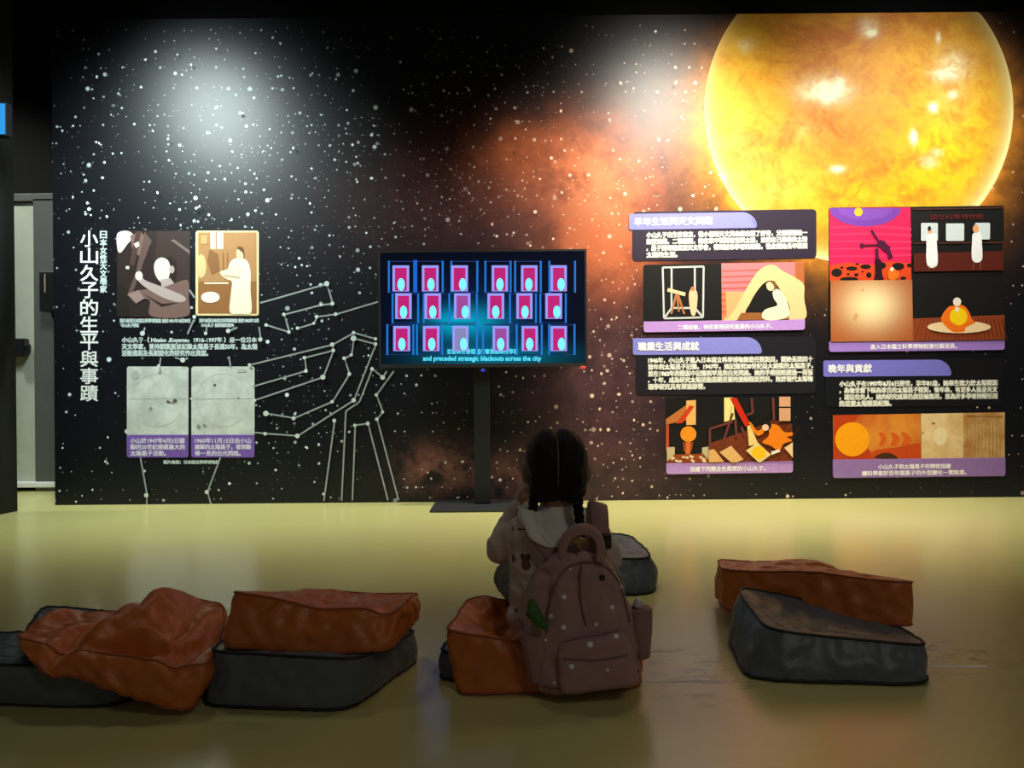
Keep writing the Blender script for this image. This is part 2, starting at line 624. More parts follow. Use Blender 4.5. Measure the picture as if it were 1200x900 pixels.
hotspots = [(974, 112, 17, 9, 1.5), (966, 108, 30, 16, .6), (988, 103, 6, 9, 1.0), (1024, 42, 7, 4, 1.5), (1022, 36, 12, 12, .5), (984, 202, 8, 4, 1.2), (1112, 92, 15, 8, 1.2), (1122, 78, 20, 14, .45),
            (1096, 130, 5, 5, 1.3), (1073, 165, 4, 7, 1.3), (1120, 115, 6, 5, .9), (1090, 193, 9, 6, .8), (1100, 183, 6, 4, .7), (878, 55, 9, 8, .5), (1103, 48, 3, 6, .8), (845, 212, 6, 6, .9)]
hs = None
for (hx, hy, rx, ry, k) in hotspots:
    g = n.mul(n.gauss(px, py, hx, hy, rx, ry), k)
    hs = g if hs is None else n.add(hs, g)
col = n.mix(n.math('MINIMUM', n.mul(hs, n.add(0.55, n.mul(fl, 0.8))), 1.0), col, (1.0, 0.95, 0.62, 1))
dk = n.add(n.mul(n.gauss(px, py, 1040, 200, 40, 22), .6), n.mul(n.gauss(px, py, 1145, 145, 25, 25), .5), n.mul(n.gauss(px, py, 1105, 205, 22, 14), .5), n.mul(n.gauss(px, py, 1085, 70, 30, 30), .35))
col = n.mix(n.mul(dk, n.ramp(b, 0.62, 0.35)), col, (0.52, 0.17, 0.01, 1))
dx = n.math('SUBTRACT', px, sx); dy = n.math('SUBTRACT', py, sy)
rs = n.math('SQRT', n.add(n.mul(dx, dx), n.mul(dy, dy)))
rim = n.math('EXPONENT', n.mul(n.math('SUBTRACT', sr, rs), -0.16))
rim2 = n.math('EXPONENT', n.mul(n.math('SUBTRACT', sr, rs), -0.03))
col = n.mix(n.mul(rim2, 0.40), col, (0.66, 0.42, 0.05, 1))
col = n.mix(n.mul(rim, 0.85), col, (0.97, 0.86, 0.36, 1))
n.put(n.bsdf.inputs['Base Color'], col)
n.set(**{'Roughness': 0.5, 'Specular IOR Level': 0.2})
pr = Print(WY, 0.0005)
cut = P(1006, 15.0, WY).z
pr.poly([(x, max(y, 16.2 - (x - 860) * 0.0085)) for x, y in pts[:-1]], n.m)
sun = pr.build('sun_print', wall_back)
sun['label'] = 'huge printed orange and yellow sun cut off flat at the top'
# black fascia strip that closes the print at the top
fz = P(1006, 15.0, WY).z
structure(obj('trim_1', boxm((WL, WY - 0.012, fz), (5.2, WY - 0.0005, 4.0)), BLACK))

# ================================================================== CONSTELLATION DRAWING OF THE TELESCOPE
LINE = ink(205, 215, 212)
LINE2 = ink(150, 158, 158)
pr = Print(WY, 0.0006)
def z4(*p):
    return [(280 + x / 3.0, 300 + y / 3.0) for x, y in p]
polys = [z4((75, 165), (310, 98), (330, 168), (290, 172), (160, 206), (178, 268), (98, 243)),
         z4((208, 254), (265, 237), (275, 214), (342, 205), (490, 161)),
         z4((40, 383), (330, 312), (405, 270), (482, 292)),
         z4((405, 290), (482, 310), (405, 507), (208, 632), (95, 624), (55, 620)),
         z4((405, 290), (397, 348), (372, 360), (390, 415), (330, 512), (195, 570), (98, 553)),
         z4((50, 459), (238, 404), (233, 358), (334, 332), (298, 426), (57, 507)),
         z4((330, 312), (334, 332)),
         z4((520, 405), (507, 427), (470, 397), (425, 512), (377, 545), (362, 860)),
         z4((545, 405), (485, 488), (507, 548), (487, 573), (562, 858)),
         z4((338, 578), (300, 860)),
         z4((400, 858), (410, 595), (455, 588), (525, 858)),
         [(304, 383), (306.5, 398)], [(165.6, 536), (173.4, 579.7), (173, 591.3)], [(259, 536), (244, 576), (248.2, 590.6)],
         [(187.6, 430), (189.5, 419)], [(269, 418), (271, 429)], [(206, 419), (216, 422)], [(229.6, 371.5), (220.6, 391.8)],
         [(243, 384), (242.7, 391.4)], [(269, 388), (279, 384)], [(223, 340), (229, 349)], [(171, 384), (169, 391)]]
for pl in polys:
    for a, b in zip(pl, pl[1:]):
        pr.line(a, b, 1.9, LINE2)
nodes = [(310, 98, 3), (330, 168, 2.4), (290, 172, 1.9), (160, 206, 2), (178, 268, 2), (98, 243, 2), (208, 254, 2), (265, 237, 1.8), (275, 214, 2.2), (342, 205, 2.2), (40, 383, 2),
         (330, 312, 2.6), (405, 270, 2), (482, 292, 2), (405, 290, 3.4), (482, 310, 2.2), (405, 507, 2.7), (208, 632, 2.8), (95, 624, 2.2), (397, 348, 1.9), (372, 360, 2.2), (390, 415, 2.3), (330, 512, 2.1),
         (195, 570, 2.4), (98, 553, 3.2), (238, 404, 2.3), (233, 358, 2.1), (334, 332, 2.3), (298, 426, 3.0), (57, 507, 2.4), (470, 397, 2.2), (507, 427, 2.8), (485, 488, 2), (507, 548, 1.9), (487, 573, 2.2),
         (338, 578, 2.3), (410, 595, 2.1), (455, 588, 2.4), (300, 835, 1.6)]
for x, y, r in nodes:
    pr.disc(280 + x / 3.0, 300 + y / 3.0, r, r, LINE, 12)
for x, y, r in [(173.4, 579.7, 2.6), (244, 576, 2.5), (216, 422, 3), (169, 391, 3), (242.7, 391, 2), (269, 388, 2.6), (306.5, 398, 2.6), (188, 429, 2), (229.6, 371.5, 2.2), (105, 239, 1.6), (107, 246, 2.2), (103, 252, 1.5), (109, 253, 1.3)]:
    pr.disc(x, y, r, r, LINE, 12)
random.seed(11)
# hand-placed bright stars of the print
bright = [(116, 92, 2.6), (146, 81, 1.8), (173, 72, 2.3), (226, 78, 2), (210, 66, 1.7), (283, 134, 2.6), (330, 53, 2.4), (300, 205, 2), (345, 175, 2.2), (232, 245, 2.4), (187, 227, 2.3), (214, 265, 2), (128, 255, 2.2), (236, 243, 2),
          (395, 95, 2), (470, 75, 2.2), (550, 108, 2.4), (588, 90, 2.3), (575, 141, 2.2), (657, 132, 2.6), (657, 165, 1.9), (604, 164, 2.3), (577, 264, 2.5), (550, 228, 2.1), (658, 227, 2.2), (718, 178, 2), (790, 100, 2), (799, 120, 1.8), (797, 139, 2),
          (648, 281, 2.3), (704, 438, 2.6), (725, 462, 2.6), (693, 434, 1.9), (702, 479, 2.5), (703, 503, 2.6), (742, 492, 2.3), (740, 533, 1.9), (729, 577, 2), (749, 536, 2), (700, 522, 1.7), (613, 443, 2), (632, 488, 1.4),
          (506, 560, 2), (502, 553, 1.8), (601, 560, 1.9), (100, 580, 1.5), (112, 573, 1.8), (130, 512, 2), (127, 540, 2), (200, 165, 2), (256, 60, 1.8), (365, 240, 2.2), (420, 215, 2), (440, 150, 1.8), (490, 240, 2), (120, 170, 2), (90, 150, 1.7)]
for x, y, r in bright:
    m = ink(225, 232, 236) if x < 480 else ink(255, 214, 190)
    pr.disc(x, y, r * .55, r * .75, m, 9, random.uniform(-.6, .6))
cl = pr.build('constellation_drawing', wall_back)
cl['label'] = 'white constellation line drawing of a telescope'

# ================================================================== LETTERING ON THE WALL
WHITE = ink(236, 240, 240)
PALE = ink(200, 216, 216)
CREAM = ink(236, 236, 222)
ttl = '小山久子的生平與事蹟'
rows = []
y = 270.5
for i, ch in enumerate(ttl):
    rows.append((ch, 94.6, y, 115.0, y + 18.6, 0.022))
    y += 20.1
lettering('title_lettering', rows, WHITE, wall_back)['label'] = 'large white vertical title lettering'
rows = []
y = 271
for ch in '日本女性天文學家':
    rows.append((ch, 117.6, y, 125.4, y + 8.4, 0.02))
    y += 9.1
lettering('subtitle_lettering', rows, PALE, wall_back)
lettering('lettering', [('小山久子（ Hisako  Koyama，1916-1997年 ）是一位日本', 143.2, 395.2, 301.0, 402.2, .02),
                        ('天文學家，曾持續觀測並記錄太陽黑子長達50年，為太陽', 143.2, 402.8, 301.6, 409.6, .02),
                        ('活動週期及長期變化的研究作出貢獻。', 143.2, 410.4, 244.0, 417.2, .02)], PALE, wall_back)
lettering('lettering', [('圖片來源：日本國立科學博物館', 192.0, 539.4, 257.0, 543.6, .02)], PALE, wall_back)

# ================================================================== WALL PANELS
def panel_board(parent, x0, y0, x1, y1, r, mat, sk=0.0, lift=0.004, name='board', corners=(1, 1, 1, 1)):
    """thin printed board with rounded corners"""
    pr = Print(WY, lift - EPS)
    pr.rrect(x0, y0, x1, y1, r, mat, sk, corners)
    bm = pr.bm
    ext = bmesh.ops.extrude_face_region(bm, geom=bm.faces[:])
    for v in ext['geom']:
        if isinstance(v, bmesh.types.BMVert):
            v.co.y = WY + 0.0
    bmesh.ops.recalc_face_normals(bm, faces=bm.faces[:])
    return obj(name, bm, [mat], parent)

PURPLE = ink(158, 122, 204)
PURPLE2 = ink(186, 144, 214)
VIOLET = ink(134, 134, 214)
VIOLET2 = ink(118, 112, 200)
BOARD = ink(42, 32, 50)
BOARD2 = ink(26, 24, 32)
PG = 'printed panels on the star wall'

def base_at(x, y):
    p = P(x, y, WY)
    return (p.x, WY, p.z)

# ---- dark photograph: woman guiding a telescope
t = thing('photo_panel', 'dark brown photograph of a person reaching up to a telescope, next to the vertical title', 'photograph', base_at(181, 371), PG)
panel_board(t, 137.5, 270.5, 223, 371.5, 2, ink(46, 34, 32))
pr = Print(WY, 0.0045)
m1, m2, m3, m4 = ink(178, 160, 158), ink(120, 92, 86), ink(74, 54, 50), ink(216, 204, 200)
pr.poly([(185, 271), (223, 271), (223, 371), (200, 371), (180, 320)], ink(58, 44, 40))
pr.poly([(138, 330), (150, 340), (152, 371), (138, 371)], ink(38, 30, 26))
pr.blob([(138, 274), (150, 270.8), (157, 277), (150, 286), (142, 296), (138, 292)], m4)
pr.poly([(153, 276), (165, 272), (178, 284), (168, 302), (156, 296)], m2)
pr.poly([(160, 271.5), (166, 271.5), (158, 312), (152, 310)], m3)
pr.poly([(178, 282), (170, 272), (160, 318), (150, 345), (156, 344)], ink(96, 74, 70))
pr.poly([(157, 286), (163, 283), (164, 288), (160, 291)], m4)
pr.poly([(148, 312), (152, 312), (152, 315.5), (148, 315.5)], m4)
pr.poly([(201, 282), (204, 280.6), (223, 294), (223, 298)], ink(120, 100, 96))
pr.blob([(192, 304), (184, 316), (184, 330), (196, 336), (206, 326), (207, 308), (200, 301)], ink(44, 32, 30))
pr.blob([(183, 306), (190, 302), (198, 306), (200, 317), (197, 328), (190, 331), (184, 325), (181, 315)], m4)
pr.disc(202, 316, 3, 4.5, m1)
pr.poly([(189, 328), (200, 326), (206, 334), (190, 338)], m1)
pr.blob([(150, 345), (165, 340), (190, 337), (206, 332), (221, 329), (221.5, 350), (220, 370.5), (178, 370.8), (176, 352), (160, 351)], m2)
pr.blob([(160, 322), (164, 319), (170, 328), (190, 336), (214, 346), (218, 352), (208, 354), (188, 347), (166, 333)], m1)
pr.disc(163.5, 323.5, 4.5, 5.5, m4)
pr.poly([(168, 344), (190, 356), (210, 355), (190, 360)], ink(50, 36, 36))
pr.poly([(150, 345), (163, 340), (170, 350), (160, 356)], ink(150, 124, 120))
pr.build('picture', t)
lettering('lettering', [('圖片來源日本國立科學博物館 攝於1951年10月30日', 141, 373.4, 223, 378.2, .02), ('小山久子觀測', 143, 379.2, 163, 383.4, .02)], PALE, t)

# ---- sepia photograph: woman in a white coat
t = thing('photo_panel', 'sepia photograph of a standing person in a long white coat', 'photograph', base_at(267, 370), PG)
panel_board(t, 229.5, 270.5, 303.5, 370, 3, ink(238, 214, 164))
pr = Print(WY, 0.0045)
s1, s2, s3 = ink(178, 130, 84), ink(150, 100, 58), ink(238, 226, 190)
pr.rect(232.5, 272.5, 301, 367.5, s1)
pr.rect(232.5, 330, 301, 367.5, s2)
pr.rect(247, 271.5, 262, 292, s3)
pr.rect(253, 271.5, 254.6, 292, s1)
pr.disc(236, 312, 6, 14, ink(226, 190, 136))
pr.poly([(246, 292), (256, 298), (258, 318), (248, 322), (243, 306)], ink(142, 98, 60))
pr.line((262, 296), (262, 318), 1.6, s2)
pr.line((267, 296), (267, 316), 1.4, s2)
pr.rect(240, 331, 268, 333, s3)
pr.rect(236, 276, 243, 286, ink(206, 160, 108))
pr.disc(247, 348.5, 11, 6.5, ink(246, 240, 214))
pr.blob([(270, 308), (280, 302), (290, 306), (294, 318), (294, 340), (295, 366), (283, 368), (270, 366), (271, 345), (272, 330), (266, 326)], ink(242, 234, 204))
pr.blob([(258, 319), (266, 316), (276, 309), (284, 316), (280, 325), (266, 327)], s3)
pr.line((262, 323), (282, 326), 1.2, s1)
pr.disc(282, 297, 4.6, 7.4, ink(232, 208, 164))
pr.poly([(277, 292), (281, 288.5), (286, 291), (287, 303), (284.6, 296), (279, 292)], ink(110, 70, 40))
pr.build('picture', t)
lettering('lettering', [('圖片來源日本國立科學博物館 攝於1962年12月', 234, 373.4, 303, 378.0, .02), ('小山久子 攝於觀測室內', 236, 379.0, 274, 383.2, .02)], PALE, t)

# ---- two sunspot drawings
def paper(name, c1, c2):
    n = NT(name)
    f = n.noise(n.coords(), 9.0, 5.0, 0.6)
    n.put(n.bsdf.inputs['Base Color'], n.mix(n.ramp(f, 0.3, 0.7), c1, c2))
    n.set(**{'Roughness': 0.5, 'Specular IOR Level': 0.35})
    return n.m
PAPER = paper('pale_paper_print', rgb(186, 192, 186), rgb(216, 222, 218))
GREYP = ink(186, 193, 190)
for (x0, x1, lab, lines, spots) in (
        (149, 221, 'pale sunspot drawing with a dark cluster of spots and purple caption, under the dark photograph',
         ['小山於1947年4月5日繪', '製的20世紀規模最大的', '太陽黑子活動。'],
         [(198, 471, 3, 1.6), (205.5, 469.5, 2.6, 2.2), (202, 471.6, 4, 1.2), (177, 479, 2.2, 2.4)]),
        (224.5, 298.5, 'pale sunspot drawing with one tiny spot and purple caption, under the sepia photograph',
         ['1960年11月15日由小山', '繪製的太陽黑子，看到難', '得一見的白光閃焰。'],
         [(252, 451.5, 1.7, 1.6), (280, 466.5, 1.3, .9), (233, 500, 2.5, 2.6), (240, 498.5, 2.4, 1.6)])):
    t = thing('sunspot_drawing', lab, 'drawing', base_at((x0 + x1) / 2, 536), PG)
    panel_board(t, x0, 429.5, x1, 536, 3, PAPER)
    pr = Print(WY, 0.0045)
    n_ = 40
    cx, cy = (x0 + x1) / 2, 469
    for k in range(n_):
        a0, a1 = 2 * PI * k / n_, 2 * PI * (k + 1) / n_
        pr.k = 0
        pr.line((cx + 31 * math.cos(a0), cy + 31 * math.sin(a0)), (cx + 31 * math.cos(a1), cy + 31 * math.sin(a1)), 0.7, GREYP)
    pr.line((x0 + 2, 467.5), (x1 - 2, 467), 0.7, ink(176, 184, 182))
    for i, (a, b, c, d) in enumerate(spots):
        pr.disc(a, b, c, d, ink(96, 88, 82) if i < 2 else ink(150, 148, 146), 10, 0.3)
    pr.rect(x1 - 20, 433, x1 - 9, 436.5, ink(178, 186, 184)) if x0 > 200 else pr.disc(x0 + 10, 439, 5, 5, ink(176, 182, 180))
    pr.build('picture', t)
    panel_board(t, x0, 509.5, x1, 536, 3, ink(122, 88, 176), 0.0, 0.0066, 'caption_strip', (0, 0, 1, 1))
    L = x0 + 4.5
    lettering('lettering', [(lines[0], L, 513.2, x1 - 4, 519.2, .015), (lines[1], L, 520.6, x1 - 4, 526.6, .015),
                            (lines[2], L, 528.0, L + (len(lines[2]) / 10.6) * 63, 534.0, .015)], ink(222, 214, 236), t, lift=0.008)

# ---- text panels
def header_panel(lab, x0, y0, x1, y1, hx0, hy0, hx1, hy1, head, hx_end, lines, board, sk, hm):
    t = thing('text_panel', lab, 'text panel', base_at((x0 + x1) / 2, y1), PG)
    panel_board(t, x0, y0, x1, y1, 5, board, sk)
    # title tab with one big rounded corner
    pr = Print(WY, 0.0066 - EPS)
    pts = [(hx0, hy0 + 1.5), (hx0 + 1.5, hy0)]
    r = 18.0
    s2 = sk * (hx1 - hx0) / (x1 - x0)
    for k in range(9):
        a = -PI / 2 + PI / 2 * k / 8
        pts.append((hx1 - r + r * math.cos(a), hy0 + r + r * math.sin(a)))
    pts += [(hx1, hy1 - 2), (hx1 - 2, hy1), (hx0 + 1.5, hy1), (hx0, hy1 - 1.5)]
    pr.poly([(x, y - s2 * (x - hx0) / (hx1 - hx0)) for x, y in pts], hm)
    bm = pr.bm
    ext = bmesh.ops.extrude_face_region(bm, geom=bm.faces[:])
    for v in ext['geom']:
        if isinstance(v, bmesh.types.BMVert):
            v.co.y = WY - 0.004
    bmesh.ops.recalc_face_normals(bm, faces=bm.faces[:])
    obj('title_tab', bm, [hm], t)
    hh = hy1 - hy0
    k = sk / (x1 - x0)
    lettering('title_lettering', [(head, hx0 + 6, hy0 + hh * .25, hx_end, hy0 + hh * .75, .022)], ink(244, 244, 248), t, lift=0.009, sk=k)
    lettering('lettering', [(s, a, b, c, d, .027) for (s, a, b, c, d) in lines], CREAM, t, lift=0.006, sk=k)
    return t

lh, lg = 7.1, 7.7
def block(x0, y0, x1, strs, lastx):
    out = []
    for i, s in enumerate(strs):
        out.append((s, x0, y0 + i * lg, lastx if i == len(strs) - 1 else x1, y0 + i * lg + lh - .5))
    return out
header_panel('dark text panel with violet title tab, topmost on the left beside the big sun', 741, 248.5, 956.5, 306, 737, 251, 887, 269.5, '早年生活與天文興趣', 834.5,
             block(757.5, 272.4, 945.5, ['小山久子出生於東京，從小便對天文與自然充滿了好奇，父親贈送她一',
                                         '架望遠鏡。二戰期間，她在家中觀測夜空與太陽，並把自己描繪的太陽',
                                         '，黑子圖寄給東亞天文學會，得到前輩學者的鼓勵，從此開始長年觀測',
                                         '太陽的生涯。'], 793.5), BOARD, 3.4, VIOLET)
header_panel('dark text panel with violet title tab and five lines of text, left of the middle', 745, 396, 955.5, 463, 741.5, 396.5, 892.5, 416, '職業生活與成就', 818.5,
             block(759.5, 419.2, 952, ['1946年，小山久子進入日本國立科學博物館擔任觀測員，開始長達四十',
                                       '餘年的太陽黑子記錄。1947年，她記錄到20世紀最大規模的太陽黑子，',
                                       '並在1960年的觀測中記錄到罕見的白光閃焰。她的手繪圖紙超過一萬張',
                                       '，十年，成為研究太陽活動週期重要的連續觀測資料，對於現代太陽物',
                                       '理學研究具有深遠影響。'], 826), BOARD2, 2.0, VIOLET)
header_panel('black text panel with violet title tab, lowest on the right', 967, 420.5, 1174, 477, 964.5, 422.5, 1114.5, 441.5, '晚年與貢獻', 1020.5,
             block(983.5, 446.6, 1168, ['小山久子在1997年6月6日辭世，享年81歲，她畢生致力於太陽觀測',
                                        '，為後世留下極為珍貴的太陽黑子觀測，後年來，有更多人投身天文',
                                        '，讓這位先人，她的研究成果仍廣泛被應用，並為許多學者持續引用',
                                        '的重要太陽觀測紀錄。'], 1044), ink(14, 14, 18), 1.6, VIOLET2)

def picture_panel(lab, x0, y0, x1, y1, cap_h, cap, capm, base_mat, sk, draw, caplines, cap_mat=None):
    t = thing('picture_panel', lab, 'picture panel', base_at((x0 + x1) / 2, y1), PG)
    panel_board(t, x0, y0, x1, y1, 3, base_mat, sk)
    pr = Print(WY, 0.0045)
    draw(pr)
    pr.build('picture', t)
    panel_board(t, x0, y1 - cap_h, x1, y1, 3, capm, sk, 0.012, 'caption_strip', (0, 0, 1, 1))
    for cl_ in caplines:
        up_ = cl_[4] < y1 - cap_h
        lettering('lettering', [cl_], ink(110, 30, 24) if up_ else ink(246, 238, 246), t, lift=0.0115 if up_ else 0.0135, sk=sk / (x1 - x0))
    return t

INK0 = ink(18, 18, 16)
def A(x, y):       # first crop: 5 px per photo pixel from (720, 230)
    return (720 + x / 5.0, 230 + y / 5.0)
def draw_room(pr):
    for i in range(9):
        y = 430 + i * 30
        pass
    f = ink(196, 200, 192)
    for a, b in (((282, 418), (522, 412)), ((282, 418), (290, 716)), ((522, 412), (518, 710)), ((290, 716), (518, 710)), ((334, 420), (334, 655)), ((470, 415), (470, 655)), ((334, 655), (470, 655)), ((290, 716), (334, 655)), ((518, 710), (470, 655))):
        pr.line(A(*a), A(*b), 2.2, f)
    pr.line(A(310, 548), A(414, 576), 4.2, ink(240, 196, 150))
    w_ = ink(176, 112, 66)
    for a, b in (((362, 572), (332, 690)), ((366, 572), (376, 676)), ((370, 572), (408, 690))):
        pr.line(A(*a), A(*b), 2.4, w_)
    pr.blob([A(446, 545), A(470, 545), A(486, 585), A(474, 690), A(448, 690), A(434, 590)], ink(240, 190, 150))
    pr.disc(*A(457, 543), 2.5, 2.8, ink(190, 120, 76))
    # pink half
    pr.poly([A(625, 394), A(1110, 386), A(1110, 728), A(628, 734)], ink(255, 122, 128))
    pr.poly([A(628, 560), A(820, 560), A(820, 734), A(630, 734)], ink(240, 128, 78))
    for i in range(8):
        y = 440 + i * 34
        pr.line(A(628, y), A(880 - i * 14, y - 8), 1.3, ink(226, 84, 66))
    pr.poly([A(1056, 388), A(1110, 388), A(1110, 560), A(1056, 520)], ink(176, 98, 52))
    pr.blob([A(640, 730), A(700, 660), A(760, 560), A(840, 440), A(920, 402), A(985, 440), A(1060, 480), A(1106, 520), A(1108, 600), A(1108, 724), A(900, 728), A(760, 730)], ink(236, 196, 138))
    pr.poly([A(650, 560), A(760, 560), A(735, 610), A(690, 680), A(655, 725)], ink(246, 166, 110))
    pr.blob([A(770, 690), A(790, 630), A(830, 560), A(880, 505), A(930, 500), A(975, 560), A(1020, 640), A(1010, 690), A(900, 692)], INK0)
    pr.poly([A(740, 684), A(1020, 680), A(1020, 726), A(712, 730)], ink(150, 92, 46))
    pr.blob([A(925, 560), A(955, 545), A(990, 580), A(1015, 640), A(1020, 700), A(960, 724), A(890, 726), A(860, 705), A(880, 665), A(950, 640), A(930, 600)], ink(236, 222, 190))
    pr.blob([A(888, 512), A(920, 500), A(938, 525), A(925, 552), A(903, 553), A(890, 538)], ink(240, 200, 158))
    pr.blob([A(905, 498), A(935, 500), A(950, 535), A(935, 548), A(928, 520)], ink(120, 78, 40))
picture_panel('printed picture of a figure with a telescope beside a person under a pink blanket', 754, 310.5, 942.5, 389.5, 12.5, '', PURPLE2, INK0, 2.8, draw_room,
              [('二戰前後，待在家裡研究星圖的小山久子。', 794, 381.2, 904, 386.8, .012)])

def B(x, y):       # second crop: (720, 380) at 5 px
    return (720 + x / 5.0, 380 + y / 5.0)
def draw_work(pr):
    brown = ink(120, 52, 22)
    pr.poly([B(550, 700), B(840, 600), B(925, 560), B(1040, 585), B(1040, 812), B(550, 812)], brown)
    for i in range(6):
        pr.line(B(600 + i * 70, 812), B(880 + i * 40, 600), 0.8, ink(86, 36, 16))
    pr.poly([B(300, 556), B(424, 470), B(430, 560), B(300, 588)], ink(190, 112, 52))
    pr.poly([B(420, 447), B(476, 444), B(476, 588), B(420, 590)], ink(240, 178, 100))
    pr.poly([B(440, 474), B(466, 482), B(398, 578), B(360, 582)], ink(206, 62, 22))
    pr.poly([B(302, 588), B(318, 588), B(318, 740), B(300, 750)], ink(190, 80, 34))
    pr.disc(*B(432, 643), 9.4, 9.2, ink(250, 146, 30))
    pr.poly([B(416, 690), B(446, 690), B(440, 805), B(414, 805)], ink(214, 112, 40))
    pr.line(B(405, 690), B(410, 745), 1.6, ink(190, 70, 30))
    pr.line(B(456, 690), B(446, 740), 1.6, ink(190, 70, 30))
    pr.poly([B(306, 720), B(352, 718), B(352, 790), B(306, 806)], ink(196, 180, 140))
    pr.poly([B(512, 722), B(552, 716), B(552, 790), B(512, 790)], ink(196, 180, 140))
    pr.poly([B(302, 806), B(350, 762), B(520, 758), B(560, 812), B(302, 815)], ink(150, 66, 30))
    random.seed(5)
    for k in range(16):
        pr.disc(*B(330 + random.random() * 200, 772 + random.random() * 34), 2.2, 1.5, ink(232, 204, 160), 8, random.random())
    # telescope and person
    pr.poly([B(640, 430), B(690, 428), B(704, 556), B(640, 572)], ink(240, 226, 140))
    pr.line(B(685, 480), B(672, 550), 0.7, ink(150, 120, 60))
    pr.poly([B(672, 432), B(712, 430), B(790, 580), B(764, 600)], ink(204, 40, 20))
    mv = ink(112, 52, 52)
    for a, b in (((555, 612), (690, 570)), ((690, 520), (630, 700)), ((705, 560), (712, 660)), ((740, 600), (760, 650)), ((800, 432), (806, 520)), ((806, 520), (770, 530)), ((556, 612), (556, 740)), ((925, 430), (930, 560))):
        pr.line(B(*a), B(*b), 2.6, mv)
    pr.poly([B(774, 596), B(792, 586), B(838, 700), B(784, 712)], ink(240, 206, 130))
    pr.poly([B(550, 735), B(580, 730), B(640, 805), B(550, 810)], ink(226, 170, 106))
    pr.poly([B(612, 748), B(680, 710), B(752, 790), B(690, 818)], ink(226, 176, 112))
    pr.poly([B(766, 738), B(836, 692), B(912, 764), B(846, 812)], ink(236, 206, 130))
    pr.disc(*B(842, 752), 8, 7.4, ink(250, 190, 20))
    pr.poly([B(990, 722), B(1040, 690), B(1040, 780)], ink(236, 200, 150))
    orange = ink(240, 128, 20)
    pr.blob([B(900, 590), B(950, 590), B(990, 630), B(1036, 632), B(1036, 650), B(1005, 660), B(1036, 680), B(985, 700), B(960, 740), B(910, 710), B(862, 690), B(900, 650)], orange)
    pr.blob([B(782, 572), B(800, 580), B(830, 622), B(862, 612), B(872, 632), B(840, 652), B(812, 630)], orange)
    pr.disc(*B(888, 592), 5.4, 5.6, ink(30, 22, 18))
    pr.disc(*B(880, 604), 4, 3.8, ink(240, 200, 160))
    pr.poly([B(912, 745), B(960, 730), B(966, 745), B(915, 764)], ink(240, 226, 210))
    pr.rect(*B(960, 424), *B(1026, 482), ink(214, 160, 120))
    pr.rect(*B(960, 490), *B(1026, 566), ink(214, 160, 120))
    pr.rect(*B(300, 808), *B(1042, 812), ink(60, 26, 14))
picture_panel('printed picture of an orange-clothed person projecting the sun through a red telescope', 780.5, 466.5, 928.5, 555.5, 13, '', PURPLE2, INK0, 2.0, draw_work,
              [('描繪下閃耀金色黑斑的小山久子。', 808, 546.6, 896, 552.6, .012)])

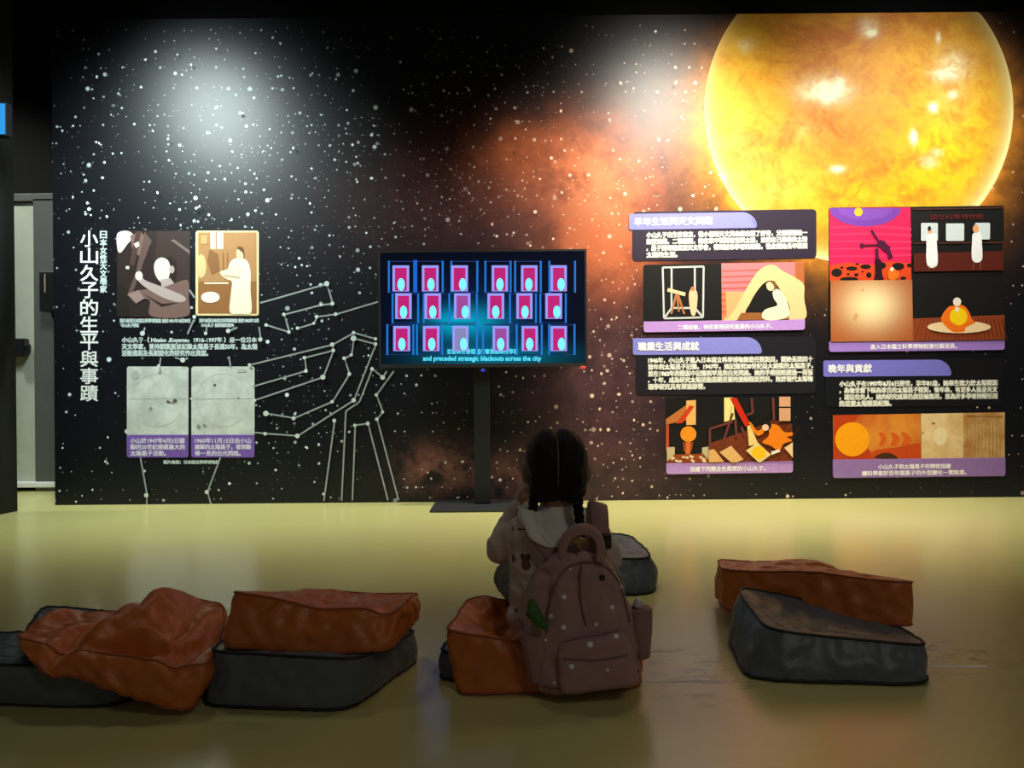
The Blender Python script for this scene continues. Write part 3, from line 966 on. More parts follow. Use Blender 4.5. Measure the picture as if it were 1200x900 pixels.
def D(x, y):       # third crop: (950, 230), 4.736 px per pixel
    return (950 + x / 4.736, 230 + y / 4.736)
def draw_four(pr):
    red = ink(226, 28, 84)
    pr.poly([D(102, 66), D(552, 62), D(556, 466), D(104, 470)], red)
    for i in range(5):
        pr.poly([D(104, 170 + i * 40), D(330, 160 + i * 42), D(556, 175 + i * 36), D(556, 190 + i * 36), D(330, 172 + i * 42), D(104, 178 + i * 40)], ink(240, 50, 100))
    pts = [D(104, 66)] + [D(300 + 198 * math.cos(a), 66 + 102 * math.sin(a)) for a in [PI - PI * k / 20 for k in range(21)]]
    pr.poly(pts[1:], ink(118, 62, 168))
    pr.poly([D(300 + 150 * math.cos(a), 70 + 62 * math.sin(a)) for a in [PI - PI * k / 20 for k in range(21)]], ink(130, 74, 180))
    pr.disc(*D(263, 88), 5, 5, ink(244, 188, 40))
    pr.poly([D(104, 385), D(200, 368), D(330, 380), D(430, 362), D(554, 372), D(556, 466), D(104, 470)], ink(214, 66, 24))
    for (x, y, a, b) in ((142, 425, 30, 24), (225, 402, 32, 12), (302, 392, 30, 13), (385, 385, 30, 20), (482, 390, 34, 20), (320, 438, 15, 15), (210, 460, 50, 12), (545, 384, 14, 10), (510, 455, 16, 8), (250, 436, 12, 8), (170, 396, 10, 5), (255, 376, 10, 4), (205, 432, 8, 5), (285, 418, 6, 4)):
        pr.disc(*D(x, y), a / 4.736, b / 4.736, ink(26, 14, 12), 14)
    tel = ink(74, 12, 52)
    for a, b, wd in (((332, 188), (380, 262), 2.6), ((278, 275), (370, 272), 2.2), ((372, 255), (430, 300), 8), ((400, 250), (446, 340), 3), ((425, 300), (440, 345), 5), ((362, 290), (366, 370), 3.6)):
        pr.line(D(*a), D(*b), wd, tel)
    pr.disc(*D(280, 275), 2.4, 2.8, tel)
    pr.poly([D(352, 350), D(384, 350), D(392, 440), D(404, 462), D(346, 464), D(354, 430)], ink(34, 10, 22))
    pr.blob([D(425, 420), D(450, 398), D(485, 430), D(470, 462), D(430, 462)], ink(220, 110, 20))
    pr.disc(*D(446, 406), 2, 2.6, ink(240, 220, 200))
    # office, upper right
    w1 = ink(86, 28, 16)
    pr.line(D(562, 74), D(1060, 66), 1.0, ink(90, 40, 26))
    pr.poly([D(566, 318), D(1060, 306), D(1060, 412), D(566, 420)], w1)
    pr.line(D(566, 262), D(1060, 258), 1.0, ink(100, 40, 28))
    pr.line(D(1060, 258), D(1060, 412), 0.8, ink(100, 40, 28))
    lt = ink(206, 216, 216)
    pr.rrect(*D(606, 150), *D(700, 250), 1.5, lt)
    pr.rrect(*D(744, 153), *D(845, 250), 1.5, lt)
    pr.rrect(*D(905, 150), *D(988, 242), 1.5, lt)
    pr.blob([D(640, 215), D(690, 210), D(692, 250), D(696, 382), D(640, 384), D(636, 250)], ink(236, 236, 236))
    pr.disc(*D(656, 195), 2.8, 3.6, ink(226, 178, 140))
    pr.disc(*D(652, 182), 2.0, 3.0, ink(30, 24, 22))
    pr.blob([D(895, 208), D(935, 205), D(942, 250), D(942, 356), D(890, 358), D(888, 250)], ink(236, 236, 236))
    pr.disc(*D(909, 183), 3.6, 5.0, ink(226, 160, 110))
    for x in (652, 680, 897, 935):
        pr.line(D(x, 360 if x > 800 else 386), D(x - 2, 408), 0.8, ink(150, 90, 50))
    # sunspot sheet, lower left
    pr.poly([D(104, 470), D(556, 466), D(562, 803), D(106, 808)], SHEET)
    for (x, y, a, b) in ((280, 522, 2.4, 1.6), (245, 665, 2.6, 3), (238, 680, 2.2, 2.6)):
        pr.disc(*D(x, y), a, b, ink(206, 160, 104), 9)
    # reader on a round rug, lower right
    fl = ink(140, 62, 28)
    pr.poly([D(560, 680), D(1066, 660), D(1068, 796), D(562, 803)], fl)
    for i in range(22):
        x = 575 + i * 24
        pr.line(D(x, 800), D(814 + (x - 814) * .88, 674), 0.6, ink(104, 42, 18))
    pr.disc(*D(812, 727), 37.2, 7.2, ink(236, 204, 158), 28)
    og = ink(240, 116, 20)
    pr.blob([D(770, 610), D(830, 606), D(865, 640), D(885, 690), D(905, 700), D(850, 730), D(840, 752), D(775, 752), D(715, 695), D(720, 660), D(745, 625)], og)
    pr.disc(*D(809, 670), 10.4, 10.2, ink(244, 204, 10))
    pr.disc(*D(801, 588), 4.8, 5.0, ink(236, 224, 206))
    pr.poly([D(788, 616), D(815, 620), D(805, 646), D(792, 642)], ink(242, 220, 196))
    pr.line(D(735, 690), D(840, 744), 3, og)
    pr.line(D(890, 690), D(780, 744), 3, og)
n = NT('sunspot_sheet_print')
co = n.coords()
X, Y, Z = n.xyz(co)
ppx = n.add(n.mul(X, 174.0), 600.0)
ppy = n.add(n.mul(Z, -174.0), 450.0 + 174.0 * CAMH)
g = n.gauss(ppx, ppy, 1021, 362, 33, 27)
n.put(n.bsdf.inputs['Base Color'], n.mix(g, rgb(168, 84, 26), rgb(250, 226, 170)))
n.set(**{'Roughness': 0.5})
SHEET = n.m
picture_panel('four-part printed picture with a crimson moonscape, under the right half of the big sun', 971, 243.5, 1176, 412.5, 12.0, '', PURPLE, INK0, 2.5, draw_four,
              [('國立科學博物館', 1089, 251.6, 1151, 258.0, 0), ('進入日本國立科學博物館擔任觀測員。', 1019, 403.6, 1120, 409.6, .012)])

n = NT('warm_wash_print')
co = n.coords()
f = n.noise(co, 4.0, 5.0, 0.6)
n.put(n.bsdf.inputs['Base Color'], n.mix(n.ramp(f, .3, .7), rgb(190, 78, 20), rgb(222, 140, 44)))
n.set(**{'Roughness': 0.5})
WASH = n.m
PAPER2 = paper('aged_paper_print', rgb(214, 176, 116), rgb(234, 206, 156))
PAPER3 = paper('brown_paper_print', rgb(176, 124, 66), rgb(206, 166, 108))
def E_(x, y):
    return (950 + x / 4.736, 410 + y / 4.736)
def draw_late(pr):
    pr.poly([E_(122, 362), E_(609, 354), E_(609, 606), E_(124, 610)], WASH)
    pr.poly([E_(124, 362), E_(270, 360), E_(230, 420), E_(180, 470), E_(330, 560), E_(340, 606), E_(124, 609)], ink(184, 60, 16))
    pr.blob([E_(350, 560), E_(480, 540), E_(608, 520), E_(608, 604), E_(350, 606)], ink(196, 70, 20))
    pr.blob([E_(350, 596), E_(400, 572), E_(450, 576), E_(480, 602), E_(410, 606)], ink(70, 40, 14))
    for k, x in enumerate((375, 440, 500)):
        pr.blob([E_(x, 460), E_(x + 30, 465), E_(x + 45 + 6 * k, 495), E_(x + 30, 525 + 3 * k), E_(x, 530), E_(x + 14, 495)], ink(214, 92, 26))
    pr.disc(*E_(229, 496), 20.2, 20.0, ink(252, 160, 10), 30)
    pr.poly([E_(609, 354), E_(844, 350), E_(844, 602), E_(611, 606)], PAPER2)
    pr.poly([E_(844, 350), E_(1074, 346), E_(1074, 598), E_(844, 602)], PAPER3)
    pr.disc(*E_(678, 408), 2.2, 1.4, ink(150, 110, 66), 10)
    pr.disc(*E_(620, 462), 1.2, 1.6, ink(170, 130, 80), 8)
    pr.disc(*E_(715, 480), 8, 11, ink(238, 216, 170), 20)
    for i in range(10):
        pr.line(E_(866 + i * 20, 400), E_(866 + i * 20, 588), 0.5, ink(164, 112, 60))
    pr.line(E_(860, 366), E_(1060, 370), 0.7, ink(120, 80, 40))
picture_panel('wide printed strip with an orange sun disc and two aged paper sheets', 975.5, 485.5, 1177, 560, 21.5, '', ink(146, 112, 176), INK0, 2.4, draw_late,
              [('小山久子和太陽黑子的精密描繪', 1028, 544.0, 1113, 549.6, .012), ('讓科學家於百年間黑子的外型變化一覽無遺。', 1009, 551.6, 1131, 557.4, .012)])

# ================================================================== DOOR AND LEFT SIDE
DOORM = simple('pale_green_door_paint', (0.50, 0.53, 0.44), 0.45, scale=8)
DFR = simple('grey_door_frame', (0.10, 0.105, 0.095), 0.5, scale=8)
CHROME = simple('brushed_steel', (0.75, 0.76, 0.76), 0.28, 1.0, scale=90)
DARKM = simple('black_plastic', (0.012, 0.012, 0.013), 0.35, scale=50)
dl, dr_, dtop = P(12, 400, FW).x, P(45.5, 400, FW).x, P(30, 238, FW).z
door = structure(obj('door_1', boxm((dl - 0.55, FW - 0.035, 0.05), (dr_, FW - 0.0, dtop), 0.004), DOORM))
obj('frame', boxm((dr_, FW - 0.06, 0.0), (P(74, 400, FW).x, FW, dtop + 0.02), 0.004), DFR, door)
obj('frame', boxm((dl - 0.6, FW - 0.06, dtop), (P(74, 400, FW).x, FW - 0.0, dtop + 0.06), 0.004), DFR, door)
zb = P(30, 408, FW).z
obj('push_bar', boxm((dl - 0.5, FW - 0.10, zb - 0.03), (dr_ - 0.03, FW - 0.04, zb + 0.03), 0.012), DARKM, door)
obj('latch_box', boxm((P(27, 400, FW).x, FW - 0.115, zb - 0.07), (P(38, 400, FW).x, FW - 0.035, zb + 0.07), 0.01), DARKM, door)
obj('kick_strip', boxm((dl - 0.55, FW - 0.085, 0.030), (P(70, 400, FW).x, FW - 0.03, 0.072), 0.006), simple('white_metal_strip', (0.85, 0.87, 0.86), 0.4), door)
# small black cabinet on the frame
c0, c1 = P(46, 365, FW - .2), P(58, 318, FW - .2)
cab = thing('wall_cabinet', 'small black wall cabinet with a painted highlight line beside the pale door', 'wall cabinet', (c0.x, FW - .06, c0.z))
obj('body', boxm((c0.x, FW - 0.2, c0.z), (c1.x + .06, FW - 0.06, c1.z), 0.006), DARKM, cab)
obj('highlight_strip', boxm((P(52.5, 340, FW - .2).x, FW - 0.208, c0.z + .14), (P(54, 340, FW - .2).x, FW - 0.2, c1.z - .02), 0.001), simple('warm_highlight', (0.8, 0.6, 0.42), 0.3, 0.6), cab)  # bright strip put in for the highlight line on the cabinet

# black curtain at the left edge
bm = bmesh.new()
xr = P(18, 595, 4.9).x
nseg = 60
rowb, rowt = [], []
for k in range(nseg + 1):
    t_ = k / nseg
    x = xr - 1.3 * (1 - t_)
    y = 4.74 + 0.04 * math.sin(t_ * 58) + 0.02 * math.sin(t_ * 23 + 1) + (0.16 * max(0, (t_ - .94) / .06) ** 2)
    rowb.append(bm.verts.new((x, y, 0.004)))
    rowt.append(bm.verts.new((x + 0.015 * math.sin(t_ * 31), y * 1.0 - .01, 3.98)))
for k in range(nseg):
    bm.faces.new((rowb[k], rowb[k + 1], rowt[k + 1], rowt[k]))
cur = obj('curtain', bm, simple('black_curtain_cloth', (0.005, 0.006, 0.006), 0.9, scale=120))
smooth(cur)
sd = cur.modifiers.new('thick', 'SOLIDIFY')
sd.thickness = 0.012
tag(cur, 'tall black curtain hanging at the left edge', 'curtain')
# blue exit sign in front of the curtain
s0, s1 = P(-38, 158, 4.62), P(6.5, 122, 4.62)
ex = thing('exit_sign', 'small glowing blue sign box on the black curtain', 'sign', (s0.x, 4.64, s0.z))
obj('housing', boxm((s0.x - .01, 4.615, s0.z - .01), (s1.x + .008, 4.67, s1.z + .01), 0.004), DARKM, ex)
obj('lit_face', boxm((s0.x, 4.608, s0.z), (s1.x, 4.616, s1.z), 0.001), glow(40, 150, 225, 1.0), ex)

# ================================================================== TELEVISION ON ITS STAND
TD = 4.93
tv = thing('television', 'large flat television on a black floor stand showing rows of lit windows', 'television', (P(565, 590, 4.95).x, 4.95, 0))
GLOSS = simple('gloss_black_bezel', (0.010, 0.010, 0.011), 0.25, scale=40)
a, b = P(444.5, 431.5, TD), P(687.2, 292.0, TD)
# bezel ring
bm = bmesh.new()
bw = 0.022
box(bm, (a.x, TD, a.z), (b.x, TD + 0.045, b.z))
bmesh.ops.bevel(bm, geom=bm.edges[:], offset=0.004, segments=2, affect='EDGES')
obj('casing', bm, GLOSS, tv)
bm = bmesh.new()
for lo, hi in (((a.x, a.z), (b.x, a.z + bw * 1.1)), ((a.x, b.z - bw * .6), (b.x, b.z)), ((a.x, a.z + bw * 1.1), (a.x + bw * .6, b.z - bw * .6)), ((b.x - bw * .6, a.z + bw * 1.1), (b.x, b.z - bw * .6))):
    box(bm, (lo[0], TD - 0.008, lo[1]), (hi[0], TD + 0.001, hi[1]))
obj('bezel', bm, simple('dark_bezel', (0.03, 0.03, 0.028), 0.32, scale=40), tv)
# screen
n = NT('screen_backlight')
X, Y, Z = n.xyz(n.coords())
gx, gy = P(585, 380, TD).x, P(585, 380, TD).z
def pz(x, y):
    p = P(x, y, TD)
    return p.x, p.z
def gg(x, y, rx, ry, k):
    q = pz(x, y)
    return n.mul(n.gauss(X, Z, q[0], q[1], rx * TD / FPX, ry * TD / FPX), k)
g1 = n.math('MINIMUM', n.add(gg(530, 378, 26, 15, .9), gg(565, 378, 26, 17, .55), gg(580, 418, 75, 14, .35)), 1.0)
g2 = gg(565, 385, 62, 42, .55)
colr = n.mix(g2, (0.0008, 0.0022, 0.010, 1), (0.002, 0.045, 0.19, 1))
colr = n.mix(g1, colr, (0.0, 0.40, 0.60, 1))
n.put(n.bsdf.inputs['Emission Color'], colr)
n.set(**{'Base Color': (0.002, 0.002, 0.003, 1), 'Specular IOR Level': 0.2, 'Roughness': 0.22, 'Emission Strength': 0.75})
screen = obj('screen', boxm((a.x + bw * .6, TD - 0.003, a.z + bw * 1.1), (b.x - bw * .6, TD + 0.002, b.z - bw * .6)), n.m, tv)
pr = Print(TD, 0.0034)
def S(x, y):
    return (430 + x / 4.4444, 280 + y / 4.4444)
def srect(x0, y0, x1, y1, m):
    (p, q), (r, s) = S(x0, y0), S(x1, y1)
    pr.rect(p, q, r, s, m)
NAVY = glow(8, 40, 96); BLUE = glow(20, 112, 200); BLUE2 = glow(10, 92, 200)
FRM = glow(150, 150, 240); MAG = glow(184, 20, 110); MAG2 = glow(150, 70, 150); CY = glow(124, 244, 255); GRY = glow(130, 130, 180)
vb = [(115, 280, [115, 395, 440, 575, 617, 748, 772, 905, 950, 1083], [253]), (285, 440, [135, 268, 297, 573, 745, 880, 903, 1035, 430], []), (445, 605, [108, 243, 262, 573, 605, 910, 948, 1080, 393, 780], [])]
for (y0, y1, xs, wide) in vb:
    for x0, x1 in ((xs[0], xs[1]), (xs[2] if len(xs) > 2 else xs[0], xs[3]), (xs[4], xs[5]), (xs[6], xs[7])):
        srect(min(x0, x1), y0, max(x0, x1), y0 + 5, NAVY)
        srect(min(x0, x1), y1 - 5, max(x0, x1), y1, NAVY)
    for x in xs:
        srect(x - 5, y0, x + 5, y1, BLUE)
    for x in wide:
        srect(x - 11, y0 - 4, x + 10, y1, BLUE2)
wr = [(140, 275, [(135, 222), (288, 375), (440, 527), (650, 735), (802, 888), (955, 1040)], [180, 335, 500, 693, 843, 1010]),
      (285, 418, [(150, 235), (302, 388), (455, 540), (628, 715), (778, 862), (928, 1015)], [193, 345, 513, 671, 823, 988]),
      (455, 585, [(140, 228), (294, 380), (447, 530), (655, 740), (805, 890), (955, 1040)], [185, 340, 505, 697, 847, 1012])]
for r_, (y0, y1, rects, ov) in enumerate(wr):
    for k, ((x0, x1), cx) in enumerate(zip(rects, ov)):
        srect(x0, y0, x1, y1, FRM)
        srect(x0 + 13, y0 + 13, x1 - 13, y1 - 4, MAG if not (r_ == 2 and k in (2, 3)) and not (r_ == 1 and k == 2) else (GRY if r_ == 2 and k == 2 else MAG2))
        c = S(cx, y1 - 36)
        pr.disc(c[0], c[1], 4.3, 7.4, CY)
pr.build('screen_graphics', screen)
lettering('subtitle_lettering', [('並提前在整個城市實施戰略性停電', 524, 408.8, 607, 415.4, .008), ('and preceded strategic blackouts across the city', 496, 417.2, 634, 424.4, .014)], glow(90, 230, 255), screen, d=TD, lift=0.0085)
q = P(566, 434, TD)
obj('sensor_lens', boxm((q.x - .025, TD - 0.004, q.z - .012), (q.x + .025, TD + 0.02, q.z + .012), 0.004), DARKM, tv)
bm = bmesh.new()
ellipsoid(bm, (q.x, TD - 0.006, q.z), (0.012, 0.006, 0.010), None, 10, 8)
obj('blue_indicator', bm, glow(10, 40, 210, 1.0), tv)
q = P(683, 430.6, TD)
bm = bmesh.new()
ellipsoid(bm, (q.x, TD - 0.008, q.z), (0.021, 0.006, 0.010), None, 12, 8)
obj('red_indicator', bm, glow(225, 60, 45, 0.9), tv)
STAND = simple('black_stand_steel', (0.004, 0.005, 0.006), 0.5, scale=30)
pxc = P(565, 500, 5.0).x
obj('pole', boxm((pxc - 0.052, 4.97, 0.02), (pxc + 0.052, 5.05, a.z + 0.35), 0.006), STAND, tv)
obj('bracket', boxm((pxc - 0.2, 4.97, a.z + 0.15), (pxc + 0.2, 5.0, a.z + 0.55), 0.004), STAND, tv)
f0 = FL(503.5, 601)
obj('base_plate', boxm((f0.x, f0.y, 0.0), (2 * pxc - f0.x, 5.16, 0.016), 0.004), simple('dark_base_plate', (0.022, 0.024, 0.025), 0.4, scale=30), tv)

# ================================================================== FLOOR TAPE
TAPE = simple('white_floor_tape', (0.85, 0.84, 0.76), 0.6, scale=80)
for (x0, y0, x1, y1, lab) in ((746, 763, 800, 762, 'short white tape mark on floor just right of the backpack, the farther of two'),
                              (742, 798, 832, 796.5, 'white tape mark on floor just right of the backpack, the nearer of two'),
                              (1090, 781.5, 1157, 781, 'white tape mark on floor right of the grey and orange cushion pair')):
    p, q = FL(x0, y0), FL(x1, y1)
    bm = bmesh.new()
    t_ = (q - p).normalized()
    nn = Vector((-t_.y, t_.x, 0)) * 0.009
    vs = [bm.verts.new(v) for v in (p - nn, q - nn, q + nn, p + nn)]
    fc = bm.faces.new(vs)
    ex_ = bmesh.ops.extrude_face_region(bm, geom=[fc])
    for v in ex_['geom']:
        if isinstance(v, bmesh.types.BMVert):
            v.co.z = 0.0008
    bmesh.ops.recalc_face_normals(bm, faces=bm.faces[:])
    tag(obj('floor_tape', bm, TAPE), lab, 'tape', 'white tape marks on the floor')

# ================================================================== FLOOR CUSHIONS
def cloth_mat(name, c, rough, sheen=0.15, tex=1.0):
    n = NT(name)
    co = n.coords()
    f = n.noise(co, 7.0, 4.0, 0.6)
    g = n.noise(co, 420.0, 2.0, 0.5)
    col = n.mix(f, tuple(v * .82 for v in c) + (1,), tuple(v * 1.15 for v in c) + (1,))
    n.put(n.bsdf.inputs['Base Color'], col)
    n.put(n.bsdf.inputs['Roughness'], n.add(rough - .05, n.mul(f, 0.12)))
    n.set(**{'Specular IOR Level': 0.4, 'Sheen Weight': 0.0})
    wr = n.noise(co, 16.0, 3.0, 0.5, 1.2)
    n.bump(n.add(n.mul(wr, 0.8), n.mul(g, 0.04)), 0.2 * tex, 0.012)
    return n.m
ORANGE = cloth_mat('orange_nylon', (0.56, 0.145, 0.024), 0.42)
GREY = cloth_mat('slate_grey_nylon', (0.112, 0.134, 0.146), 0.40)
GPIPE = simple('black_piping', (0.010, 0.011, 0.012), 0.55, scale=200)
OPIPE = simple('dark_orange_seam', (0.33, 0.080, 0.016), 0.6, scale=200)

import numpy as np
def relax(x0, E, rest, B, brest, anchor, iters, fz, bend):
    """let slightly over-long cloth buckle into folds around its stuffed shape"""
    x = x0.copy()
    N = len(x)
    deg = np.bincount(E.ravel(), minlength=N).astype(float) + 1e-9
    dgb = np.bincount(B.ravel(), minlength=N).astype(float) + 1e-9
    def step(x, E, rest, deg, k):
        d = x[E[:, 1]] - x[E[:, 0]]
        L = np.linalg.norm(d, axis=1) + 1e-12
        c = d * ((L - rest) / L * 0.5 * k)[:, None]
        out = x.copy()
        for a in range(3):
            out[:, a] += 1.6 * (np.bincount(E[:, 0], c[:, a], N) - np.bincount(E[:, 1], c[:, a], N)) / deg
        return out
    for it in range(iters):
        x = step(x, E, rest, deg, 1.0)
        x = step(x, B, brest, dgb, bend)
        x += anchor[:, None] * (x0 - x)
        x[:, 2] = np.maximum(x[:, 2], fz)
    return x

CORN = ('NBL', 'NBR', 'FBL', 'FBR', 'NTL', 'NTR', 'FTL', 'FTR')
def cushion(label, corners, mat, pipe, seed=0, bulge=(0.05, 0.10), wr=0.006, bumps=(), dents=(), pipe_r=0.004, floor_z=0.003, puck=0.004, n_=(30, 28, 9), p=7.0, loose=1.06, hold=0.012, ear=0.0):
    """box cushion: 8 soft corner points (near/far, bottom/top, left/right), swollen faces, puckered seams, folds"""
    K = {k: Vector(c) for k, c in zip(CORN, corners)}
    cen = sum(K.values(), Vector()) / 8
    def tri(a, b, c):
        u, v, w_ = (a + 1) / 2, (b + 1) / 2, (c + 1) / 2
        bot = (K['NBL'].lerp(K['NBR'], u)).lerp(K['FBL'].lerp(K['FBR'], u), v)
        top = (K['NTL'].lerp(K['NTR'], u)).lerp(K['FTL'].lerp(K['FTR'], u), v)
        return bot.lerp(top, w_)
    off = Vector((seed * 3.7, seed * 1.9, seed * 5.3))
    def S(a, b, c):
        mx = max(abs(a), abs(b))
        if mx > 1e-6:
            k = mx / (abs(a) ** p + abs(b) ** p) ** (1 / p)
        else:
            k = 1
        a2, b2 = a * k, b * k
        # swollen side walls and top
        sb = bulge[0] * (1 - c * c)
        ea, eb = max(0, 1 - a * a), max(0, 1 - b * b)
        if abs(a) > .999:
            a2 += math.copysign(sb * (0.35 + .65 * eb), a)
        if abs(b) > .999:
            b2 += math.copysign(sb * (0.35 + .65 * ea), b)
        c2 = c
        if c > .999:
            c2 += bulge[1] * 2 * (ea * eb) ** 0.6
        if c > 0:
            c2 += ear * c * (abs(a) * abs(b)) ** 5
        q = tri(a2, b2, c2)
        # pucker near the seams and slow folds
        edge = min(1 - abs(c) if abs(c) < .999 else 1 - mx, 1)
        s_ = (a * 1.0 + b * 1.7) * 13 + 3 * noise.noise(Vector((a * 2, b * 2, c)) + off)
        dirv = (q - cen)
        dirv.z *= 0.6
        dirv.normalize()
        pk = puck * math.exp(-abs(edge) * 7) * math.sin(s_ * 2.1) * (0.3 + abs(noise.noise(q * 5 + off)))
        w1 = noise.noise(Vector((q.x * 5, q.y * 9, q.z * 7)) + off)
        w2 = 1 - abs(noise.noise(Vector((q.x * 11 + q.z * 4, q.y * 15, q.z * 13)) + off * 2)) * 2
        q += dirv * (pk + wr * w1 + wr * 0.55 * w2)
        for (bc, br, bd) in bumps:
            e = (q - Vector(bc))
            g = math.exp(-(e.x / br[0]) ** 2 - (e.y / br[1]) ** 2 - (e.z / br[2]) ** 2)
            q += Vector(bd) * g
        q.z = max(q.z, floor_z)
        return q
    bm = bmesh.new()
    idx = {}
    nx, ny, nz_ = n_
    def vert(a, b, c):
        key = (round(a, 5), round(b, 5), round(c, 5))
        if key not in idx:
            idx[key] = bm.verts.new(S(a, b, c))
        return idx[key]
    def face(fn, n1, n2, flip):
        for i in range(n1):
            for j in range(n2):
                u0, u1, v0, v1 = -1 + 2 * i / n1, -1 + 2 * (i + 1) / n1, -1 + 2 * j / n2, -1 + 2 * (j + 1) / n2
                q = [vert(*fn(u0, v0)), vert(*fn(u1, v0)), vert(*fn(u1, v1)), vert(*fn(u0, v1))]
                if len(set(q)) < 3:
                    continue
                bm.faces.new(q[::-1] if flip else q)
    face(lambda u, v: (u, v, 1), nx, ny, False)
    face(lambda u, v: (u, v, -1), nx, ny, True)
    face(lambda u, v: (u, -1, v), nx, nz_, False)
    face(lambda u, v: (u, 1, v), nx, nz_, True)
    face(lambda u, v: (-1, u, v), ny, nz_, True)
    face(lambda u, v: (1, u, v), ny, nz_, False)
    bmesh.ops.recalc_face_normals(bm, faces=bm.faces[:])
    bm.verts.index_update()
    bm.normal_update()
    keyed = {v.index: k for k, v in idx.items()}
    x0 = np.array([v.co[:] for v in bm.verts])
    nr = np.array([v.normal[:] for v in bm.verts])
    E = set(); Bd = set()
    for f in bm.faces:
        vi = [v.index for v in f.verts]
        for k in range(len(vi)):
            E.add((min(vi[k], vi[k - 1]), max(vi[k], vi[k - 1])))
        if len(vi) == 4:
            E.add((min(vi[0], vi[2]), max(vi[0], vi[2]))); E.add((min(vi[1], vi[3]), max(vi[1], vi[3])))
    for v in bm.verts:
        if len(v.link_edges) == 4:
            fs = {e: set(e.link_faces) for e in v.link_edges}
            es = list(v.link_edges)
            for k in range(4):
                for l in range(k + 1, 4):
                    if not (fs[es[k]] & fs[es[l]]):
                        a_, b_ = es[k].other_vert(v).index, es[l].other_vert(v).index
                        Bd.add((min(a_, b_), max(a_, b_)))
    E = np.array(sorted(E)); Bd = np.array(sorted(Bd))
    isring = np.array([abs(abs(keyed[i][2]) - 1) < 1e-4 and abs(max(abs(keyed[i][0]), abs(keyed[i][1])) - 1) < 1e-4 for i in range(len(x0))])
    rest = np.linalg.norm(x0[E[:, 1]] - x0[E[:, 0]], axis=1)
    seamE = isring[E[:, 0]] & isring[E[:, 1]]
    var = np.array([1 + (loose - 1) * (0.6 + 0.8 * max(0, .5 + noise.noise(Vector(x0[e[0]]) * 6 + off))) for e in E])
    rest = np.where(seamE, rest, rest * var)
    brest = np.linalg.norm(x0[Bd[:, 1]] - x0[Bd[:, 0]], axis=1) * (1 + (loose - 1) * 0.9)
    jit = np.array([noise.noise(Vector((q[0] * 21, q[1] * 13, q[2] * 25)) + off) + .5 * noise.noise(Vector((q[0] * 40, q[1] * 40, q[2] * 40)) + off) for q in x0])
    anc = np.where(isring, 0.10, hold)
    bot = np.array([keyed[i][2] < -0.999 for i in range(len(x0))])
    anc = np.where(bot & ~isring, 0.5, anc)
    anc0 = np.maximum(0, anc)
    xs = relax(x0 + nr * (0.0035 * jit * ~isring)[:, None], E, rest, Bd, brest, anc0, 130, floor_z, 0.55)
    for v, q in zip(bm.verts, xs):
        v.co = q
    pos = {k: v.co.copy() for k, v in idx.items()}
    bmesh.ops.recalc_face_normals(bm, faces=bm.faces[:])
    base = min((v.co.z for v in bm.verts))
    t = thing('floor_cushion', label, 'cushion', (cen.x, cen.y, base), 'nylon floor cushions')
    cl_ = bm.edges.layers.float.new('crease_edge')
    for e in bm.edges:
        if isring[e.verts[0].index] and isring[e.verts[1].index]:
            e[cl_] = 0.85
    o = obj('cover', bm, mat)
    o.modifiers.new('s', 'SUBSURF').levels = 2
    evaluated(o)
    if not o.data.materials:
        o.data.materials.append(mat)
    smooth(o)
    o.parent = t
    o.matrix_parent_inverse = t.matrix_world.inverted()
    ring = [(-1 + 2 * k / nx, -1) for k in range(nx)] + [(1, -1 + 2 * k / ny) for k in range(ny)] + [(1 - 2 * k / nx, 1) for k in range(nx)] + [(-1, 1 - 2 * k / ny) for k in range(ny)]
    for c in (1, -1):
        bm = bmesh.new()
        pts = []
        for a, b in ring:
            q = pos[(round(a, 5), round(b, 5), round(float(c), 5))]
            q = q + (q - cen).normalized() * pipe_r * 0.4
            q.z = max(q.z, floor_z + pipe_r)
            pts.append(q)
        tube(bm, pts, pipe_r, 6, True)
        smooth(obj('piping', bm, pipe, t))
    return t

def cor(*a):
    return [P(*q) for q in a]

# -- right pair
cushion('slate grey cushion with black piping, under the orange one on the far right',
        [FL(878, 799), FL(1099, 805), FL(853, 747), (1.13, 2.46, 0),
         P(899, 738, 2.07), P(1090, 758, 2.03), P(861, 686, 2.40), P(1036, 724, 2.42)], GREY, GPIPE, 1, (0.06, -0.10), 0.006, loose=1.03,
        bumps=[((0.82, 2.2, 0.12), (0.12, 0.10, 0.2), (0, 0, -0.016))])
cushion('orange cushion lying on the back of the grey one on the far right',
        [P(852, 717, 2.50), P(1074, 734, 2.26), (0.73, 2.80, 0.03), (1.27, 2.62, 0.03),
         P(848, 669, 2.52), P(1075, 684, 2.29), (0.74, 2.78, 0.15), (1.24, 2.58, 0.13)], ORANGE, OPIPE, 2, (0.03, 0.02), 0.006, loose=1.06,
        bumps=[((0.97, 2.56, 0.2), (0.13, 0.16, 0.2), (0, 0, 0.035)), ((0.98, 2.38, 0.05), (0.13, 0.1, 0.08), (0, 0, -0.012))], pipe_r=0.003)

